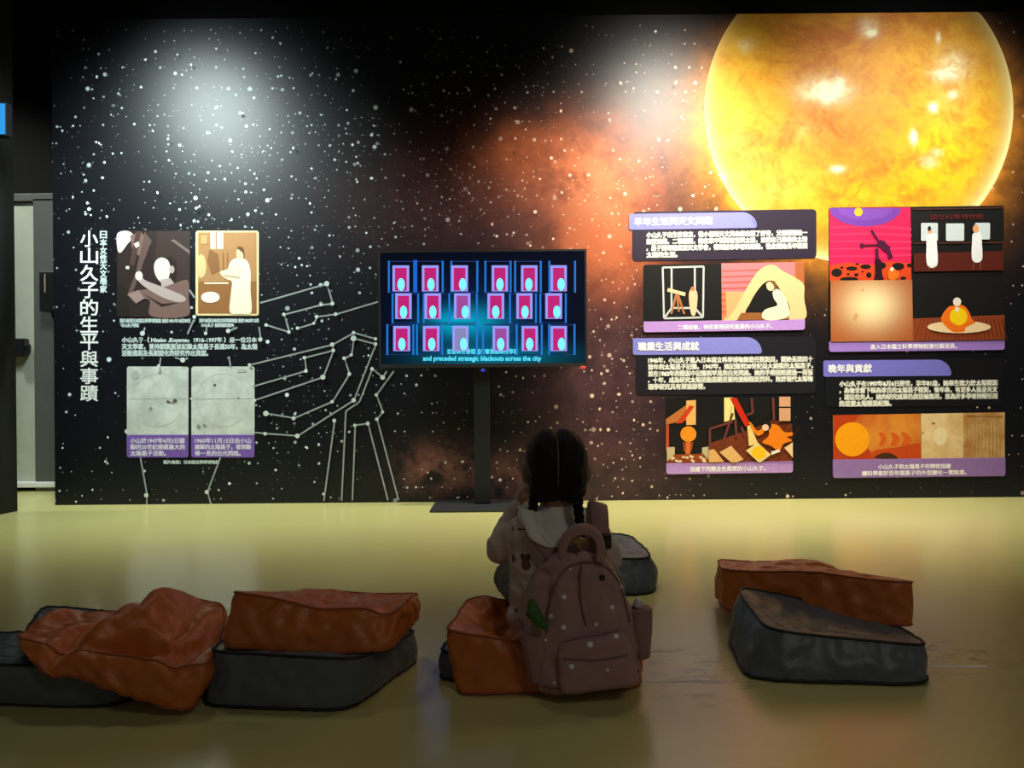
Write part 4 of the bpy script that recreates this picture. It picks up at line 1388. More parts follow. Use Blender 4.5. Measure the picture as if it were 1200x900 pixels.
# -- left group
cushion('slate grey cushion with a straight front, under the neatly laid orange one on the left',
        [FL(238, 829), FL(409, 835), FL(258, 772), FL(494, 772),
         P(247, 764, 1.91), P(418, 773, 1.87), P(285, 735, 2.24), P(490, 738, 2.22)], GREY, GPIPE, 3, (0.06, 0.05), 0.005, p=9, loose=1.03)
cushion('orange cushion with pointed corners laid on top of the grey one on the left',
        [P(259, 758, 1.93), P(455, 762, 1.92), (-0.73, 2.28, 0.125), (-0.275, 2.25, 0.12),
         P(275, 695, 1.97), P(462, 716, 1.96), (-0.72, 2.27, 0.18), P(487, 697, 2.2)], ORANGE, OPIPE, 4, (0.06, 0.02), 0.007, loose=1.07, p=12,
        bumps=[((-0.50, 1.98, 0.22), (0.09, 0.10, 0.2), (0, 0.01, -0.020)), ((-0.27, 2.06, 0.2), (0.06, 0.10, 0.2), (0.015, 0, 0.02)), ((-0.33, 1.97, 0.22), (0.035, 0.06, 0.05), (0, 0.01, -0.018)),
               ((-0.56, 2.2, 0.19), (0.08, 0.08, 0.2), (0, 0, 0.012))], pipe_r=0.003, puck=0.003)
cushion('slate grey cushion lying flat at the very left edge',
        [FL(-160, 822), FL(134, 832), (-1.80, 2.2, 0), (-0.95, 2.2, 0),
         P(-140, 772, 1.90), P(126, 785, 1.89), P(-140, 742, 2.14), P(128, 744, 2.14)], GREY, GPIPE, 5, (0.08, 0.03), 0.006, loose=1.03)
cushion('thin slate grey cushion mostly hidden behind the crumpled orange one',
        [P(28, 775, 1.98), P(160, 775, 1.98), P(54, 736, 2.22), P(170, 738, 2.22),
         P(25, 752, 1.98), P(160, 756, 1.98), P(51, 710, 2.22), P(170, 722, 2.22)], GREY, GPIPE, 6, (0.02, 0.0), 0.003, loose=1.04, floor_z=0.09)
cushion('crumpled orange cushion slumped with its front edge down on the floor, far left',
        [P(36, 780, 1.84), P(226, 834, 1.83), P(100, 745, 2.20), P(262, 752, 2.26),
         P(18, 748, 1.90), P(244, 782, 1.85), P(70, 722, 2.18), P(264, 706, 2.26)], ORANGE, OPIPE, 7, (0.10, 0.08), 0.010, loose=1.09, hold=0.008,
        bumps=[(P(188, 704, 2.13), (0.062, 0.13, 0.2), (0.0, 0, 0.078)), (P(170, 702, 2.14), (0.010, 0.08, 0.1), (0, 0, -0.026)), (P(150, 712, 2.16), (0.03, 0.06, 0.2), (0, 0, 0.022)),
               (P(240, 735, 2.04), (0.030, 0.16, 0.1), (0, 0, -0.050)), (P(205, 722, 2.02), (0.014, 0.10, 0.1), (0, 0, -0.020)), (P(178, 740, 1.95), (0.055, 0.026, 0.1), (0, 0, 0.034)), (P(118, 728, 2.0), (0.07, 0.05, 0.1), (0, 0, 0.026)), (P(150, 757, 1.90), (0.09, 0.024, 0.05), (0, 0.02, -0.034)), (P(92, 746, 1.95), (0.03, 0.12, 0.1), (0, 0, -0.026)), (P(66, 722, 2.1), (0.03, 0.08, 0.1), (0, 0, 0.028))],
        pipe_r=0.0025, puck=0.005, p=9.0, n_=(34, 32, 10))

# -- under and before the child
cushion('flattened slate grey cushion peeking out under the left of the one the child sits on',
        [FL(508, 800), (0.30, 2.05, 0), (-0.10, 2.48, 0), (0.30, 2.48, 0),
         P(509, 765, 2.08), (0.29, 2.08, 0.05), (-0.09, 2.46, 0.05), (0.29, 2.46, 0.05)], GREY, GPIPE, 8, (0.04, 0.0), 0.003, loose=1.04)
cushion('orange cushion the child sits on, crumpled at its left corner',
        [FL(536, 816), FL(752, 808), (-0.14, 2.38, 0.06), (0.34, 2.38, 0.06),
         P(523, 740, 1.99), P(748, 768, 1.97), P(548, 703, 2.28), (0.34, 2.36, 0.13)], ORANGE, OPIPE, 9, (0.05, -0.08), 0.008, loose=1.07,
        bumps=[((-0.03, 2.16, 0.14), (0.07, 0.09, 0.12), (0, 0, -0.050)), ((0.12, 2.1, 0.14), (0.12, 0.12, 0.12), (0, 0, -0.03)), ((-0.08, 2.26, 0.15), (0.035, 0.04, 0.1), (0, 0, 0.02))], pipe_r=0.003, puck=0.003, p=12)
cushion('slate grey cushion lying on the floor in front of the child',
        [FL(630, 700), FL(770, 698), (0.10, 3.25, 0), (0.56, 3.25, 0),
         P(632, 652, 2.92), P(768, 656, 2.93), (0.12, 3.20, 0.165), (0.48, 3.18, 0.165)], GREY, GPIPE, 10, (0.12, 0.04), 0.006, loose=1.03, p=5)

# ================================================================== THE CHILD
SKIN = simple('skin', (0.42, 0.21, 0.13), 0.5, scale=40, grain=.06)
def fabric(name, c, scale=300.0, b=0.25):
    n = NT(name)
    co = n.coords()
    f = n.noise(co, 12.0, 4.0)
    n.put(n.bsdf.inputs['Base Color'], n.mix(f, tuple(v * .88 for v in c) + (1,), tuple(min(1, v * 1.1) for v in c) + (1,)))
    n.set(**{'Roughness': 0.85, 'Specular IOR Level': 0.2, 'Sheen Weight': 0.2})
    n.bump(n.add(n.noise(co, 34.0, 3.0, 0.5, 0.6), n.mul(n.noise(co, scale, 2.0), .15)), b, 0.006)
    return n.m
SHIRT = fabric('cream_shirt_cotton', (0.60, 0.49, 0.42))
COLLAR = fabric('pale_collar_cotton', (0.82, 0.77, 0.66))
TROU = fabric('olive_grey_trousers', (0.10, 0.115, 0.095))
PINK = fabric('dusty_pink_canvas', (0.41, 0.235, 0.215), b=0.35)
PINKD = fabric('dusty_pink_trim', (0.34, 0.18, 0.165), b=0.3)
BROWN = simple('brown_print', (0.14, 0.055, 0.035), 0.8, scale=200)
n = NT('black_hair')
co = n.coords()
X, Y, Z = n.xyz(co)
f = n.noise(n.vec(n.mul(X, 260.0), n.mul(Y, 60.0), n.mul(Z, 25.0)), 1.0, 3.0)
n.put(n.bsdf.inputs['Base Color'], n.mix(f, (0.004, 0.003, 0.003, 1), (0.014, 0.010, 0.008, 1)))
n.set(**{'Roughness': 0.6, 'Specular IOR Level': 0.18})
n.bump(f, 0.35, 0.003)
HAIR = n.m

HC = Vector((0.118, 2.085, 0.562))           # head centre
kid = thing('person', 'seated child with two black braids in a cream shirt, seen from behind', 'person', (0.14, 2.12, 0.10))

# --- body: one continuous skin
bm = bmesh.new()
ellipsoid(bm, HC + Vector((0, 0, 0.004)), (0.078, 0.090, 0.098))
ellipsoid(bm, HC + Vector((0, 0.030, -0.045)), (0.058, 0.058, 0.058))            # cheeks and jaw
ellipsoid(bm, HC + Vector((0, 0.062, -0.078)), (0.026, 0.024, 0.022))            # chin
capsule(bm, HC + Vector((0, 0.088, -0.012)), HC + Vector((0, 0.098, -0.030)), 0.006, 0.010)   # nose
for s in (-1, 1):
    ellipsoid(bm, HC + Vector((s * 0.084, 0.004, -0.014)), (0.010, 0.020, 0.030), Matrix.Rotation(s * .35, 3, 'Z'))  # ears
    ellipsoid(bm, HC + Vector((s * 0.032, 0.075, 0.018)), (0.020, 0.012, 0.008))  # brow
ellipsoid(bm, HC + Vector((0, 0.086, -0.052)), (0.020, 0.008, 0.006))
ellipsoid(bm, HC + Vector((0, 0.084, -0.061)), (0.016, 0.008, 0.006))
NB = Vector((0.122, 2.085, 0.43))
capsule(bm, NB, HC + Vector((0, -0.005, -0.055)), 0.042, 0.038)
PEL = Vector((0.145, 2.13, 0.17))
chain(bm, [PEL, (0.135, 2.11, 0.27), (0.125, 2.10, 0.36)], [0.082, 0.080, 0.080])
SL, SR_ = Vector((0.030, 2.10, 0.395)), Vector((0.222, 2.10, 0.395))
chain(bm, [(0.07, 2.095, 0.395), SL], [0.055, 0.038])
chain(bm, [(0.18, 2.095, 0.395), SR_], [0.055, 0.038])
EL, WLR = Vector((-0.035, 2.155, 0.330)), Vector((0.012, 2.225, 0.435))
ER, WRR = Vector((0.262, 2.17, 0.30)), Vector((0.215, 2.29, 0.265))
chain(bm, [SL, EL, WLR], [0.036, 0.029, 0.019])
chain(bm, [SR_, ER, WRR], [0.036, 0.029, 0.019])
def hand(wrist, d, up, side):
    """palm, four unequal curled fingers and a thumb from the side of the palm"""
    d, up = d.normalized(), up.normalized()
    lat = d.cross(up).normalized()
    pc = wrist + d * 0.032
    rot = Matrix((lat, up, d)).transposed()
    ellipsoid(bm, pc, (0.026, 0.012, 0.034), rot)
    for i, (o, L) in enumerate(((-0.0195, 0.042), (-0.0065, 0.050), (0.0065, 0.047), (0.0195, 0.037))):
        b0 = pc + d * 0.026 + lat * o
        b1 = b0 + d * L * 0.5 - up * 0.004
        b2 = b1 + (d * .8 - up * .6).normalized() * L * 0.3
        b3 = b2 + (d * .35 - up * .95).normalized() * L * 0.25
        chain(bm, [b0, b1, b2, b3], [0.0066, 0.0062, 0.0058, 0.0050], 8)
    t0 = pc - d * 0.010 + lat * side * 0.022
    t1 = t0 + (d * .6 + lat * side).normalized() * 0.022
    t2 = t1 + (d + lat * side * .25 - up * .3).normalized() * 0.019
    chain(bm, [t0, t1, t2], [0.009, 0.0075, 0.006], 8)
hand(WLR, Vector((0.35, 0.35, 0.85)), Vector((-0.75, -0.4, 0.5)), 1)
hand(WRR, Vector((-0.45, 0.85, -0.15)), Vector((0.1, 0.2, 1)), -1)
HLp, HRp = Vector((0.085, 2.15, 0.165)), Vector((0.205, 2.15, 0.165))
KL, KR = Vector((-0.005, 2.34, 0.20)), Vector((0.285, 2.34, 0.18))
AL, AR = Vector((0.16, 2.43, 0.115)), Vector((0.11, 2.40, 0.135))
chain(bm, [HLp, KL, AL], [0.064, 0.044, 0.028])
chain(bm, [HRp, KR, AR], [0.064, 0.044, 0.028])
chain(bm, [AL, AL + Vector((0.05, 0.02, -0.012)), AL + Vector((0.10, 0.03, -0.016))], [0.027, 0.026, 0.020])
chain(bm, [AR, AR + Vector((-0.05, 0.02, -0.010)), AR + Vector((-0.10, 0.03, -0.014))], [0.027, 0.026, 0.020])
body = remeshed('body', bm, 0.0045, 3, SKIN, kid)
# eyes
for s in (-1, 1):
    bm = bmesh.new()
    ellipsoid(bm, HC + Vector((s * 0.031, 0.080, 0.002)), (0.011, 0.008, 0.008), None, 12, 8)
    smooth(obj('eye', bm, simple('eye_white', (0.75, 0.73, 0.7), 0.2), kid))

# --- trousers
bm = bmesh.new()
ellipsoid(bm, PEL + Vector((0, 0.01, -0.01)), (0.115, 0.095, 0.072))
chain(bm, [HLp, KL, AL + (KL - AL) * .15], [0.074, 0.056, 0.038])
chain(bm, [HRp, KR, AR + (KR - AR) * .15], [0.074, 0.056, 0.038])
remeshed('trousers', bm, 0.007, 3, TROU, kid, lambda c: 0.004 * noise.noise(c * 30) + 0.002 * noise.noise(c * 70))

# --- shirt with long sleeves, hem spread over the cushion
bm = bmesh.new()
chain(bm, [(0.150, 2.115, 0.150), (0.14, 2.10, 0.24), (0.125, 2.09, 0.35)], [0.105, 0.098, 0.094])
ellipsoid(bm, (0.105, 2.10, 0.235), (0.122, 0.088, 0.12))
ellipsoid(bm, (0.085, 2.10, 0.305), (0.098, 0.084, 0.10))
ellipsoid(bm, (0.095, 2.095, 0.160), (0.118, 0.085, 0.055))
ellipsoid(bm, (0.19, 2.10, 0.150), (0.10, 0.090, 0.055))
capsule(bm, (0.05, 2.095, 0.385), (0.20, 2.095, 0.385), 0.060, 0.060)
capsule(bm, (0.122, 2.09, 0.40), (0.122, 2.09, 0.432), 0.064, 0.052)
chain(bm, [SL + Vector((0.01, 0, -0.005)), EL, WLR + (EL - WLR) * .10], [0.050, 0.043, 0.029])
chain(bm, [SR_ + Vector((-0.01, 0, -0.005)), ER, WRR + (ER - WRR) * .10], [0.050, 0.043, 0.029])
def shirt_w(c):
    return 0.006 * noise.noise(Vector((c.x * 16, c.y * 16, c.z * 7))) + 0.004 * (0.5 - abs(noise.noise(Vector((c.x * 22 + c.z * 12, c.y * 20, c.z * 14 - c.x * 10)) + Vector((3, 1, 2)))) * 2)
shirt = remeshed('shirt', bm, 0.006, 4, SHIRT, kid, shirt_w)

def bvh(o):
    bm_ = bmesh.new()
    bm_.from_mesh(o.data)
    t_ = BVHTree.FromBMesh(bm_)
    bm_.free()
    return t_
SB = bvh(shirt)

# shoulder straps
def strap(pts, wd, nrm_c):
    path = catmull(pts, 7)
    bm = bmesh.new()
    ribbon(bm, path, wd, [p - Vector(nrm_c) for p in path], 0.012)
    return smooth(obj('shoulder_strap', bm, PINKD))
st_r = strap([(0.205, 1.975, 0.315), (0.222, 1.985, 0.385), (0.228, 2.03, 0.442), (0.230, 2.085, 0.462), (0.232, 2.145, 0.440), (0.240, 2.20, 0.37), (0.252, 2.19, 0.28), (0.262, 2.10, 0.19), (0.265, 1.99, 0.13)], 0.052, (0.18, 2.09, 0.30))
st_l = strap([(0.130, 1.985, 0.325), (0.090, 1.985, 0.355), (0.055, 2.01, 0.400), (0.042, 2.08, 0.452), (0.040, 2.145, 0.432), (0.034, 2.20, 0.37), (0.022, 2.19, 0.28), (0.010, 2.10, 0.19), (0.045, 1.99, 0.12)], 0.034, (0.10, 2.09, 0.30))

# --- wide collar lying on the shoulders
_j = bmesh.new()
_j.from_mesh(shirt.data)
_j.from_mesh(st_l.data)
CB = BVHTree.FromBMesh(_j)
_j.free()
bm = bmesh.new()
rows = []
NA, NTT = 72, 14
CO = Vector((0.122, 2.09, 0.36))
for i in range(NA):
    th = 2 * PI * i / NA
    dx_, dy_ = math.cos(th), math.sin(th)
    back = max(0, -dy_)
    front = max(0, dy_)
    end = 36 - 34 * back ** 1.5 - 14 * front
    end += 22 * math.exp(-((th - PI / 2) / 0.20) ** 2)
    row = []
    for j in range(NTT + 1):
        ph = math.radians(66 + (end - 66) * j / NTT)
        d_ = Vector((math.cos(ph) * dx_, math.cos(ph) * dy_, math.sin(ph)))
        h = CB.ray_cast(CO + d_ * 0.4, -d_)
        q = h[0] if h[0] is not None else CO + d_ * 0.08
        row.append(bm.verts.new(q + d_ * (0.007 + 0.003 * math.sin(j * .9 + th * 3) * j / NTT)))
    rows.append(row)
for i in range(NA):
    a_, b_ = rows[i], rows[(i + 1) % NA]
    for j in range(NTT):
        bm.faces.new((a_[j], b_[j], b_[j + 1], a_[j + 1]))
bmesh.ops.recalc_face_normals(bm, faces=bm.faces[:])
bmesh.ops.smooth_vert(bm, verts=bm.verts[:], factor=0.4, use_axis_x=True, use_axis_y=True, use_axis_z=True)
col_o = smooth(obj('collar', bm, COLLAR, kid))
sd = col_o.modifiers.new('thick', 'SOLIDIFY')
sd.thickness = 0.004
sd.offset = 0.0

def decal(name, tree, outline, mat, parent, off=0.0012, cam_=Vector((0, 0, CAMH))):
    """flat print that follows the cloth: outline given in photo pixels and laid onto the surface"""
    cx = sum(p[0] for p in outline) / len(outline); cy = sum(p[1] for p in outline) / len(outline)
    bm = bmesh.new()
    def put(x, y):
        dv = (P(x, y, 1.0) - cam_).normalized()
        h = tree.ray_cast(cam_, dv)
        if h[0] is None:
            h = tree.find_nearest(P(x, y, 2.06))
        nn_ = h[1] if h[1].dot(dv) < 0 else -h[1]
        return bm.verts.new(h[0] + nn_ * off)
    c0 = put(cx, cy)
    rings = []
    for k in (0.5, 1.0):
        rings.append([put(cx + (x - cx) * k, cy + (y - cy) * k) for x, y in outline])
    if c0 is None or any(v is None for r_ in rings for v in r_):
        print('DECAL miss', name, cx, cy)
        bm.free()
        return None
    m = len(outline)
    for i in range(m):
        j = (i + 1) % m
        bm.faces.new((c0, rings[0][i], rings[0][j]))
        bm.faces.new((rings[0][i], rings[1][i], rings[1][j], rings[0][j]))
    bmesh.ops.recalc_face_normals(bm, faces=bm.faces[:])
    return smooth(obj(name, bm, mat, parent))
def star_out(cx, cy, r0, r1, n_, ph=0.0):
    return [(cx + (r0 if k % 2 else r1) * math.cos(PI * k / n_ + ph), cy + (r0 if k % 2 else r1) * math.sin(PI * k / n_ + ph)) for k in range(2 * n_)]
# brown animal prints on the shirt
decal('bear_print', SB, [(610, 649.5), (613, 648.5), (616, 651), (619, 648.8), (622, 650), (621.5, 655), (620, 658), (622.5, 663), (621, 667), (616.5, 668.5), (612.5, 666.5), (611, 661), (612.5, 657), (610.5, 654)], BROWN, shirt)
decal('bear_print', SB, [(600.5, 650), (603.5, 651), (604, 657), (602.5, 659.5), (600, 656)], BROWN, shirt)
decal('dash_print', SB, [(606.5, 619), (617, 619.5), (617, 621.5), (606.5, 621)], BROWN, shirt)
decal('dash_print', SB, [(600.5, 617), (602, 617), (602.3, 622), (600.8, 622)], BROWN, shirt)
decal('dash_print', SB, [(603, 714), (606, 713), (607, 717), (604, 718)], BROWN, shirt)

# --- hair: cap with centre parting, two braids
bm = bmesh.new()
for s in (-1, 1):
    ellipsoid(bm, HC + Vector((s * 0.020, -0.010, 0.014)), (0.066, 0.094, 0.094), None, 28, 20)
    ellipsoid(bm, HC + Vector((s * 0.038, -0.026, -0.030)), (0.044, 0.062, 0.062))
    ellipsoid(bm, HC + Vector((s * 0.056, -0.022, -0.050)), (0.024, 0.040, 0.034))
    ellipsoid(bm, HC + Vector((s * 0.045, 0.050, 0.052)), (0.036, 0.036, 0.030))
ellipsoid(bm, HC + Vector((0, -0.040, -0.048)), (0.046, 0.044, 0.040))
def hair_w(c):
    q = c - HC
    part = math.exp(-(q.x / 0.0045) ** 2) * (1 if q.y < 0.06 else 0)
    ang = math.atan2(q.x, q.z + .02)
    return -0.006 * part + 0.0006 * math.sin(q.x * 420 + 6 * noise.noise(q * 14)) + 0.002 * noise.noise(q * 40)
hair = remeshed('hair', bm, 0.0045, 3, HAIR, kid, hair_w)
# parting line of scalp
HB = bvh(hair)
bm = bmesh.new()
pp = []
for k in range(18):
    an = math.radians(62 - k * 5.4)
    d_ = Vector((0.012 * math.sin(k * .35) * .2, -math.cos(an) if an > -2 else 0, math.sin(an)))
    d_ = Vector((0.0, -math.cos(an), math.sin(an))).normalized()
    h = HB.ray_cast(HC + d_ * 0.3, -d_)
    if h[0] is not None:
        pp.append(h[0] + d_ * 0.0006)
tube(bm, pp, [0.0010 + 0.0014 * math.sin(PI * i / max(1, len(pp) - 1)) for i in range(len(pp))], 6)
smooth(obj('parting', bm, simple('scalp', (0.16, 0.10, 0.08), 0.6), kid))
def braid(pts, r0, r1):
    bm = bmesh.new()
    path = catmull(pts, 10)
    L = len(path)
    for k in range(3):
        st = []
        for i, p in enumerate(path):
            u = i / (L - 1)
            r = r0 + (r1 - r0) * u
            ph = u * 2 * PI * 3.2 + k * 2 * PI / 3
            st.append(p + Vector((math.cos(ph) * r * 0.62, math.sin(2 * ph) * r * 0.32, 0)))
        tube(bm, st, [(r0 + (r1 - r0) * i / (L - 1)) * 0.62 * (1 if i < L - 4 else (L - i) / 5) for i in range(L)], 8)
    b = smooth(obj('braid', bm, HAIR, kid))
    bm = bmesh.new()
    e0, e1 = path[int(L * .86)], path[int(L * .86) + 2]
    capsule(bm, e0, e1, r1 * 1.25, r1 * 1.25, 10)
    smooth(obj('hair_tie', bm, GPIPE, b))
    return b
braid([P(630, 560, 2.04), P(627, 575, 2.03), P(625, 592, 2.05), P(624, 606, 2.09), P(624, 622, 2.15)], 0.014, 0.009)
braid([P(674, 558, 2.03), P(676, 575, 2.005), P(677.5, 595, 1.99), P(680, 615, 1.985), P(682, 628, 1.985)], 0.014, 0.010)
# pinkish inner shirt at the nape
bm = bmesh.new()
ringp = [Vector((0.122 + 0.047 * math.cos(a_ * PI / 12), 2.088 + 0.044 * math.sin(a_ * PI / 12), 0.452 + 0.006 * math.sin(a_ * PI / 12))) for a_ in range(24)]
tube(bm, ringp, 0.006, 8, True)
smooth(obj('neckband', bm, fabric('mauve_neckband', (0.22, 0.13, 0.14)), kid))

# ================================================================== BACKPACK
pack = thing('backpack', 'dusty pink flower-dotted backpack worn by the seated child', 'backpack', (0.18, 1.95, 0.02))
BM_ = Matrix.Translation((0.183, 1.965, 0.018)) @ Matrix.Rotation(0.06, 4, 'Z') @ Matrix.Rotation(-0.10, 4, 'Y') @ Matrix.Rotation(-0.10, 4, 'X')
def shell(prof, y_front, y_back, seg=48, p=3.2, wr=0.004, seed=0, cx=0.0, mats=None, name='x', parent=None, mat=None, M=BM_, sub=6, fold=None):
    """closed soft body: prof = (z, half width, front depth factor, x shift) rows, rounded-box sections"""
    bm = bmesh.new()
    rows = []
    # refine the profile
    fine = []
    for a_, b_ in zip(prof, prof[1:]):
        for k in range(sub):
            t_ = k / sub
            fine.append(tuple(u + (v - u) * t_ for u, v in zip(a_, b_)))
    fine.append(prof[-1])
    for (z, hw, df, sx_) in fine:
        row = []
        for k in range(seg):
            th = 2 * PI * k / seg
            c, s = math.cos(th), math.sin(th)
            x = math.copysign(abs(c) ** (2 / p), c) * hw + sx_ + cx
            y = math.copysign(abs(s) ** (2 / p), s)
            y = y * (y_back if y > 0 else y_front) * df
            q = Vector((x, y, z))
            nn = Vector((c, s, 0))
            q += nn * wr * (noise.noise(Vector((x * 14, y * 10, z * 9)) + Vector((seed, 2, 5))) + .6 * (0.5 - abs(noise.noise(Vector((x * 24 + z * 10, y * 20, z * 22)) + Vector((1, seed, 7)))) * 2))
            if fold:
                q += nn * fold(q)
            row.append(bm.verts.new(M @ q))
        rows.append(row)
    for a_, b_ in zip(rows, rows[1:]):
        for k in range(seg):
            bm.faces.new((a_[k], a_[(k + 1) % seg], b_[(k + 1) % seg], b_[k]))
    bm.faces.new(rows[0][::-1])
    bm.faces.new(rows[-1])
    bmesh.ops.recalc_face_normals(bm, faces=bm.faces[:])
    return smooth(obj(name, bm, mat, parent))
def bag_folds(q):
    if q.y > 0:
        return 0.0
    v = max(0.0, min(1.0, (q.z - 0.13) / 0.03)) * max(0.0, min(1.0, (0.315 - q.z) / 0.03))
    f = -0.016 * math.exp(-((q.x + 0.006 - 0.05 * (q.z - 0.22)) / 0.009) ** 2) * v          # deep crease under the handle
    f += 0.008 * math.exp(-((q.x + 0.040) / 0.022) ** 2) * v + 0.007 * math.exp(-((q.x - 0.045) / 0.03) ** 2) * v
    f += -0.007 * math.exp(-((q.z - 0.275 - 0.3 * abs(q.x)) / 0.010) ** 2) * (0.5 + noise.noise(Vector((q.x * 20, 0, 3))))
    f += -0.006 * math.exp(-((q.x - 0.085 + 0.3 * (q.z - .2)) / 0.008) ** 2) * v
    f += -0.006 * math.exp(-((q.x + 0.090 - 0.25 * (q.z - .2)) / 0.008) ** 2)
    return f
main = shell([(0.0, 0.085, 0.72, 0), (0.006, 0.118, 0.90, 0), (0.022, 0.136, 1.0, 0), (0.09, 0.142, 1.02, 0), (0.17, 0.136, 0.98, 0), (0.235, 0.122, 0.90, 0), (0.285, 0.102, 0.80, 0), (0.318, 0.080, 0.66, 0), (0.338, 0.054, 0.48, 0), (0.347, 0.022, 0.2, 0)],
             0.085, 0.05, wr=0.012, seed=3, name='main_compartment', parent=pack, mat=PINK, p=3.0, seg=96, fold=bag_folds)
pocket = shell([(0.012, 0.080, 0.55, 0.024), (0.020, 0.092, 0.9, 0.024), (0.05, 0.096, 1.0, 0.024), (0.10, 0.094, 1.0, 0.022), (0.128, 0.088, 0.92, 0.020), (0.142, 0.076, 0.6, 0.018), (0.146, 0.06, 0.3, 0.018)],
               0.030, 0.03, wr=0.007, seed=8, name='front_pocket', parent=pack, mat=PINK, p=3.4, seg=72, fold=lambda q: 0.004 * math.sin(q.x * 70 + 9 * q.z) * noise.noise(Vector((q.x * 12, 1, q.z * 20))) - 0.005 * math.exp(-((q.z - 0.10 - .1 * q.x) / 0.006) ** 2), M=BM_ @ Matrix.Translation((0, -0.082, 0)), sub=5)
sp = shell([(0.055, 0.014, 0.7, 0), (0.06, 0.020, 0.9, 0), (0.12, 0.028, 1.0, 0.004), (0.17, 0.030, 1.05, 0.008), (0.176, 0.030, 1.05, 0.008)], 0.045, 0.045, wr=0.003, seed=5, name='side_pocket', parent=pack, mat=PINKD, p=3.0, M=BM_ @ Matrix.Translation((0.150, -0.005, 0)), sub=4)
sp2 = shell([(0.035, 0.014, 0.7, 0), (0.04, 0.020, 0.9, 0), (0.10, 0.024, 1.0, -0.002), (0.150, 0.026, 1.05, -0.004), (0.155, 0.026, 1.05, -0.004)], 0.045, 0.045, wr=0.003, seed=6, name='side_pocket', parent=pack, mat=PINKD, p=3.0, M=BM_ @ Matrix.Translation((-0.124, -0.020, 0)), sub=4)
PB = bvh(main); PKB = bvh(pocket)
def over(tree, pts, off):
    out = []
    for x, y in pts:
        d_ = (P(x, y, 1.0) - Vector((0, 0, CAMH))).normalized()
        h = tree.ray_cast(Vector((0, 0, CAMH)), d_)
        if h[0] is not None:
            out.append(h[0] + h[1] * off)
    return out
def seam(tree, px_pts, r, mat, name, parent, off=0.001):
    pts = over(tree, [(q.x, q.y) for q in catmull([Vector((x, y, 0)) for x, y in px_pts], 10)], off)
    if len(pts) < 3:
        return
    bm = bmesh.new()
    tube(bm, pts, r, 6)
    return smooth(obj(name, bm, mat, parent))
ZIP = simple('mauve_zip_tape', (0.20, 0.105, 0.10), 0.6, scale=200)
seam(PB, [(641, 742), (643, 715), (648, 692), (657, 674), (668, 664), (686, 659), (705, 662), (720, 675), (731, 700), (737, 728)], 0.0032, ZIP, 'zip', main)
seam(PB, [(681, 664), (680, 690), (682, 712), (687, 733)], 0.0026, ZIP, 'fold_shade_line', main)  # dark line laid along the fold in place of its shade
seam(PKB, [(660, 772), (680, 773.5), (705, 773), (735, 768)], 0.0022, ZIP, 'zip', pocket)
seam(PKB, [(661, 752), (680, 748), (705, 744), (735, 738)], 0.0022, ZIP, 'flap_seam', pocket)
seam(PB, [(636, 803), (660, 808), (700, 806), (735, 797), (748, 786)], 0.0028, ZIP, 'bottom_seam', main)
FLOW = simple('white_flower_print', (0.80, 0.79, 0.80), 0.7, scale=200)
for (x, y, r, tr, par) in ((661, 699.5, 3.2, PB, main), (646, 722, 3.4, PB, main), (660.5, 735, 3.6, PB, main), (717, 712, 3.0, PB, main), (699, 731.5, 3.0, PB, main), (728, 688, 3.2, PB, main), (668, 666, 2.4, PB, main), (628, 772, 2.5, PB, main),
                           (691.5, 755.5, 4.2, PKB, pocket), (722, 746, 3.6, PKB, pocket), (670, 781, 3.6, PKB, pocket), (712, 785, 2.4, PKB, pocket), (650, 800, 2.2, PB, main), (640, 750, 2.2, PB, main)):
    decal('flower_print', tr, star_out(x, y, r * .72, r, 5, x), FLOW, par, 0.0015)
# dark round snap
sc_ = over(PB, [(705.5, 677)], 0.002)
if sc_:
    bm = bmesh.new()
    ellipsoid(bm, sc_[0], (0.0085, 0.005, 0.0085), None, 14, 10)
    smooth(obj('snap_button', bm, simple('dark_snap', (0.015, 0.012, 0.012), 0.4), main))
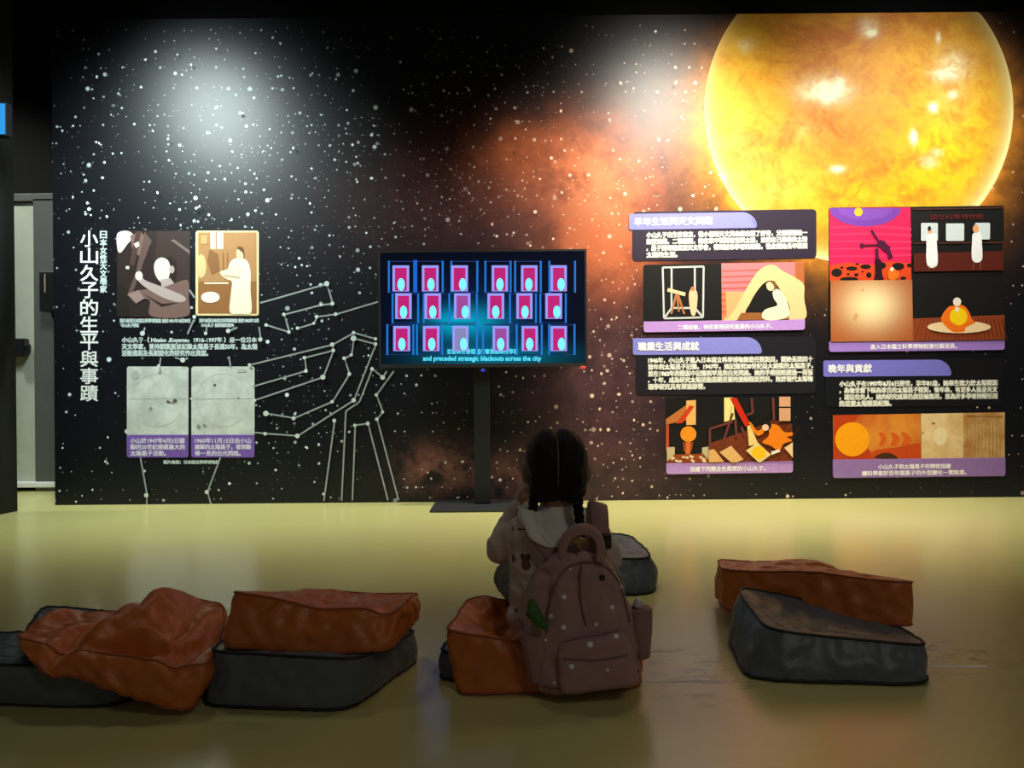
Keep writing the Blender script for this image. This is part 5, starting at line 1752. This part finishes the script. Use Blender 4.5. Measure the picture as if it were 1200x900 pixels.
# handle loop
hp = [P(662, 660, 1.955), P(659, 645, 1.955), P(664, 630, 1.95), P(676, 621, 1.945), P(690, 621, 1.945), P(700, 629, 1.945), P(704, 642, 1.945), P(703, 658, 1.945)]
path = catmull(hp, 6)
bm = bmesh.new()
cc = P(682, 650, 1.95)
ribbon(bm, path, 0.040, [(p - cc) * 1.0 + Vector((0, -0.004, 0)) for p in path], 0.021)
bmesh.ops.bevel(bm, geom=bm.edges[:], offset=0.002, segments=1, affect='EDGES')
smooth(obj('grab_handle', bm, PINK, pack))
for o_ in (st_l, st_r):
    o_.parent = pack
    o_.matrix_parent_inverse = pack.matrix_world.inverted()
# small gold charm hanging in the handle
bm = bmesh.new()
gc = P(679, 634, 1.935)
for dx_, dz_, r_ in ((-.012, 0, .009), (0, .004, .010), (.012, .002, .009), (0, -.012, .008), (.002, -.024, .006)):
    ellipsoid(bm, gc + Vector((dx_, 0, dz_)), (r_, r_ * .6, r_), None, 10, 8)
remeshed('charm', bm, 0.003, 1, simple('dull_gold', (0.34, 0.20, 0.09), 0.35, 0.7), pack)
b0 = P(711, 634, 1.985)
obj('buckle', boxm((b0.x - .012, b0.y - .008, b0.z - .020), (b0.x + .012, b0.y + .008, b0.z + .020), 0.004), DARKM, st_r)

# ---- things carried in the side pockets
bm = bmesh.new()
gp = BM_ @ Vector((-0.146, -0.030, 0.150))
g0 = P(629, 722, 1.878)
chain(bm, [g0 + Vector((-.012, .01, .030)), g0 + Vector((-.006, 0, .008)), g0 + Vector((.006, 0, -.012)), g0 + Vector((.020, 0.0, -.026))], [0.010, 0.016, 0.015, 0.009])
ellipsoid(bm, g0 + Vector((-.018, .004, .004)), (0.008, .008, .012))
toy = remeshed('toy', bm, 0.003, 1, simple('green_plush', (0.045, 0.13, 0.02), 0.8, scale=180, grain=.5), None, lambda c: .0015 * noise.noise(c * 120))
tag(toy, 'small leaf-green toy poking out of the left of the pink backpack', 'toy')
bt = BM_ @ Vector((0.152, 0.0, 0.155))
bot = thing('bottle', 'small white-capped bottle in the right side pocket of the pink backpack', 'bottle', bt)
bm = bmesh.new()
capsule(bm, bt + Vector((0, 0, -0.02)), bt + Vector((0.002, 0, 0.022)), 0.017, 0.014)
smooth(obj('body', bm, simple('dark_bottle', (0.03, 0.035, 0.04), 0.25), bot))
bm = bmesh.new()
capsule(bm, bt + Vector((0.003, -.002, 0.030)), bt + Vector((0.003, -.002, 0.036)), 0.013, 0.011)
smooth(obj('cap', bm, simple('white_cap', (0.6, 0.6, 0.58), 0.35), bot))

bpy.data.objects.remove(_fo)
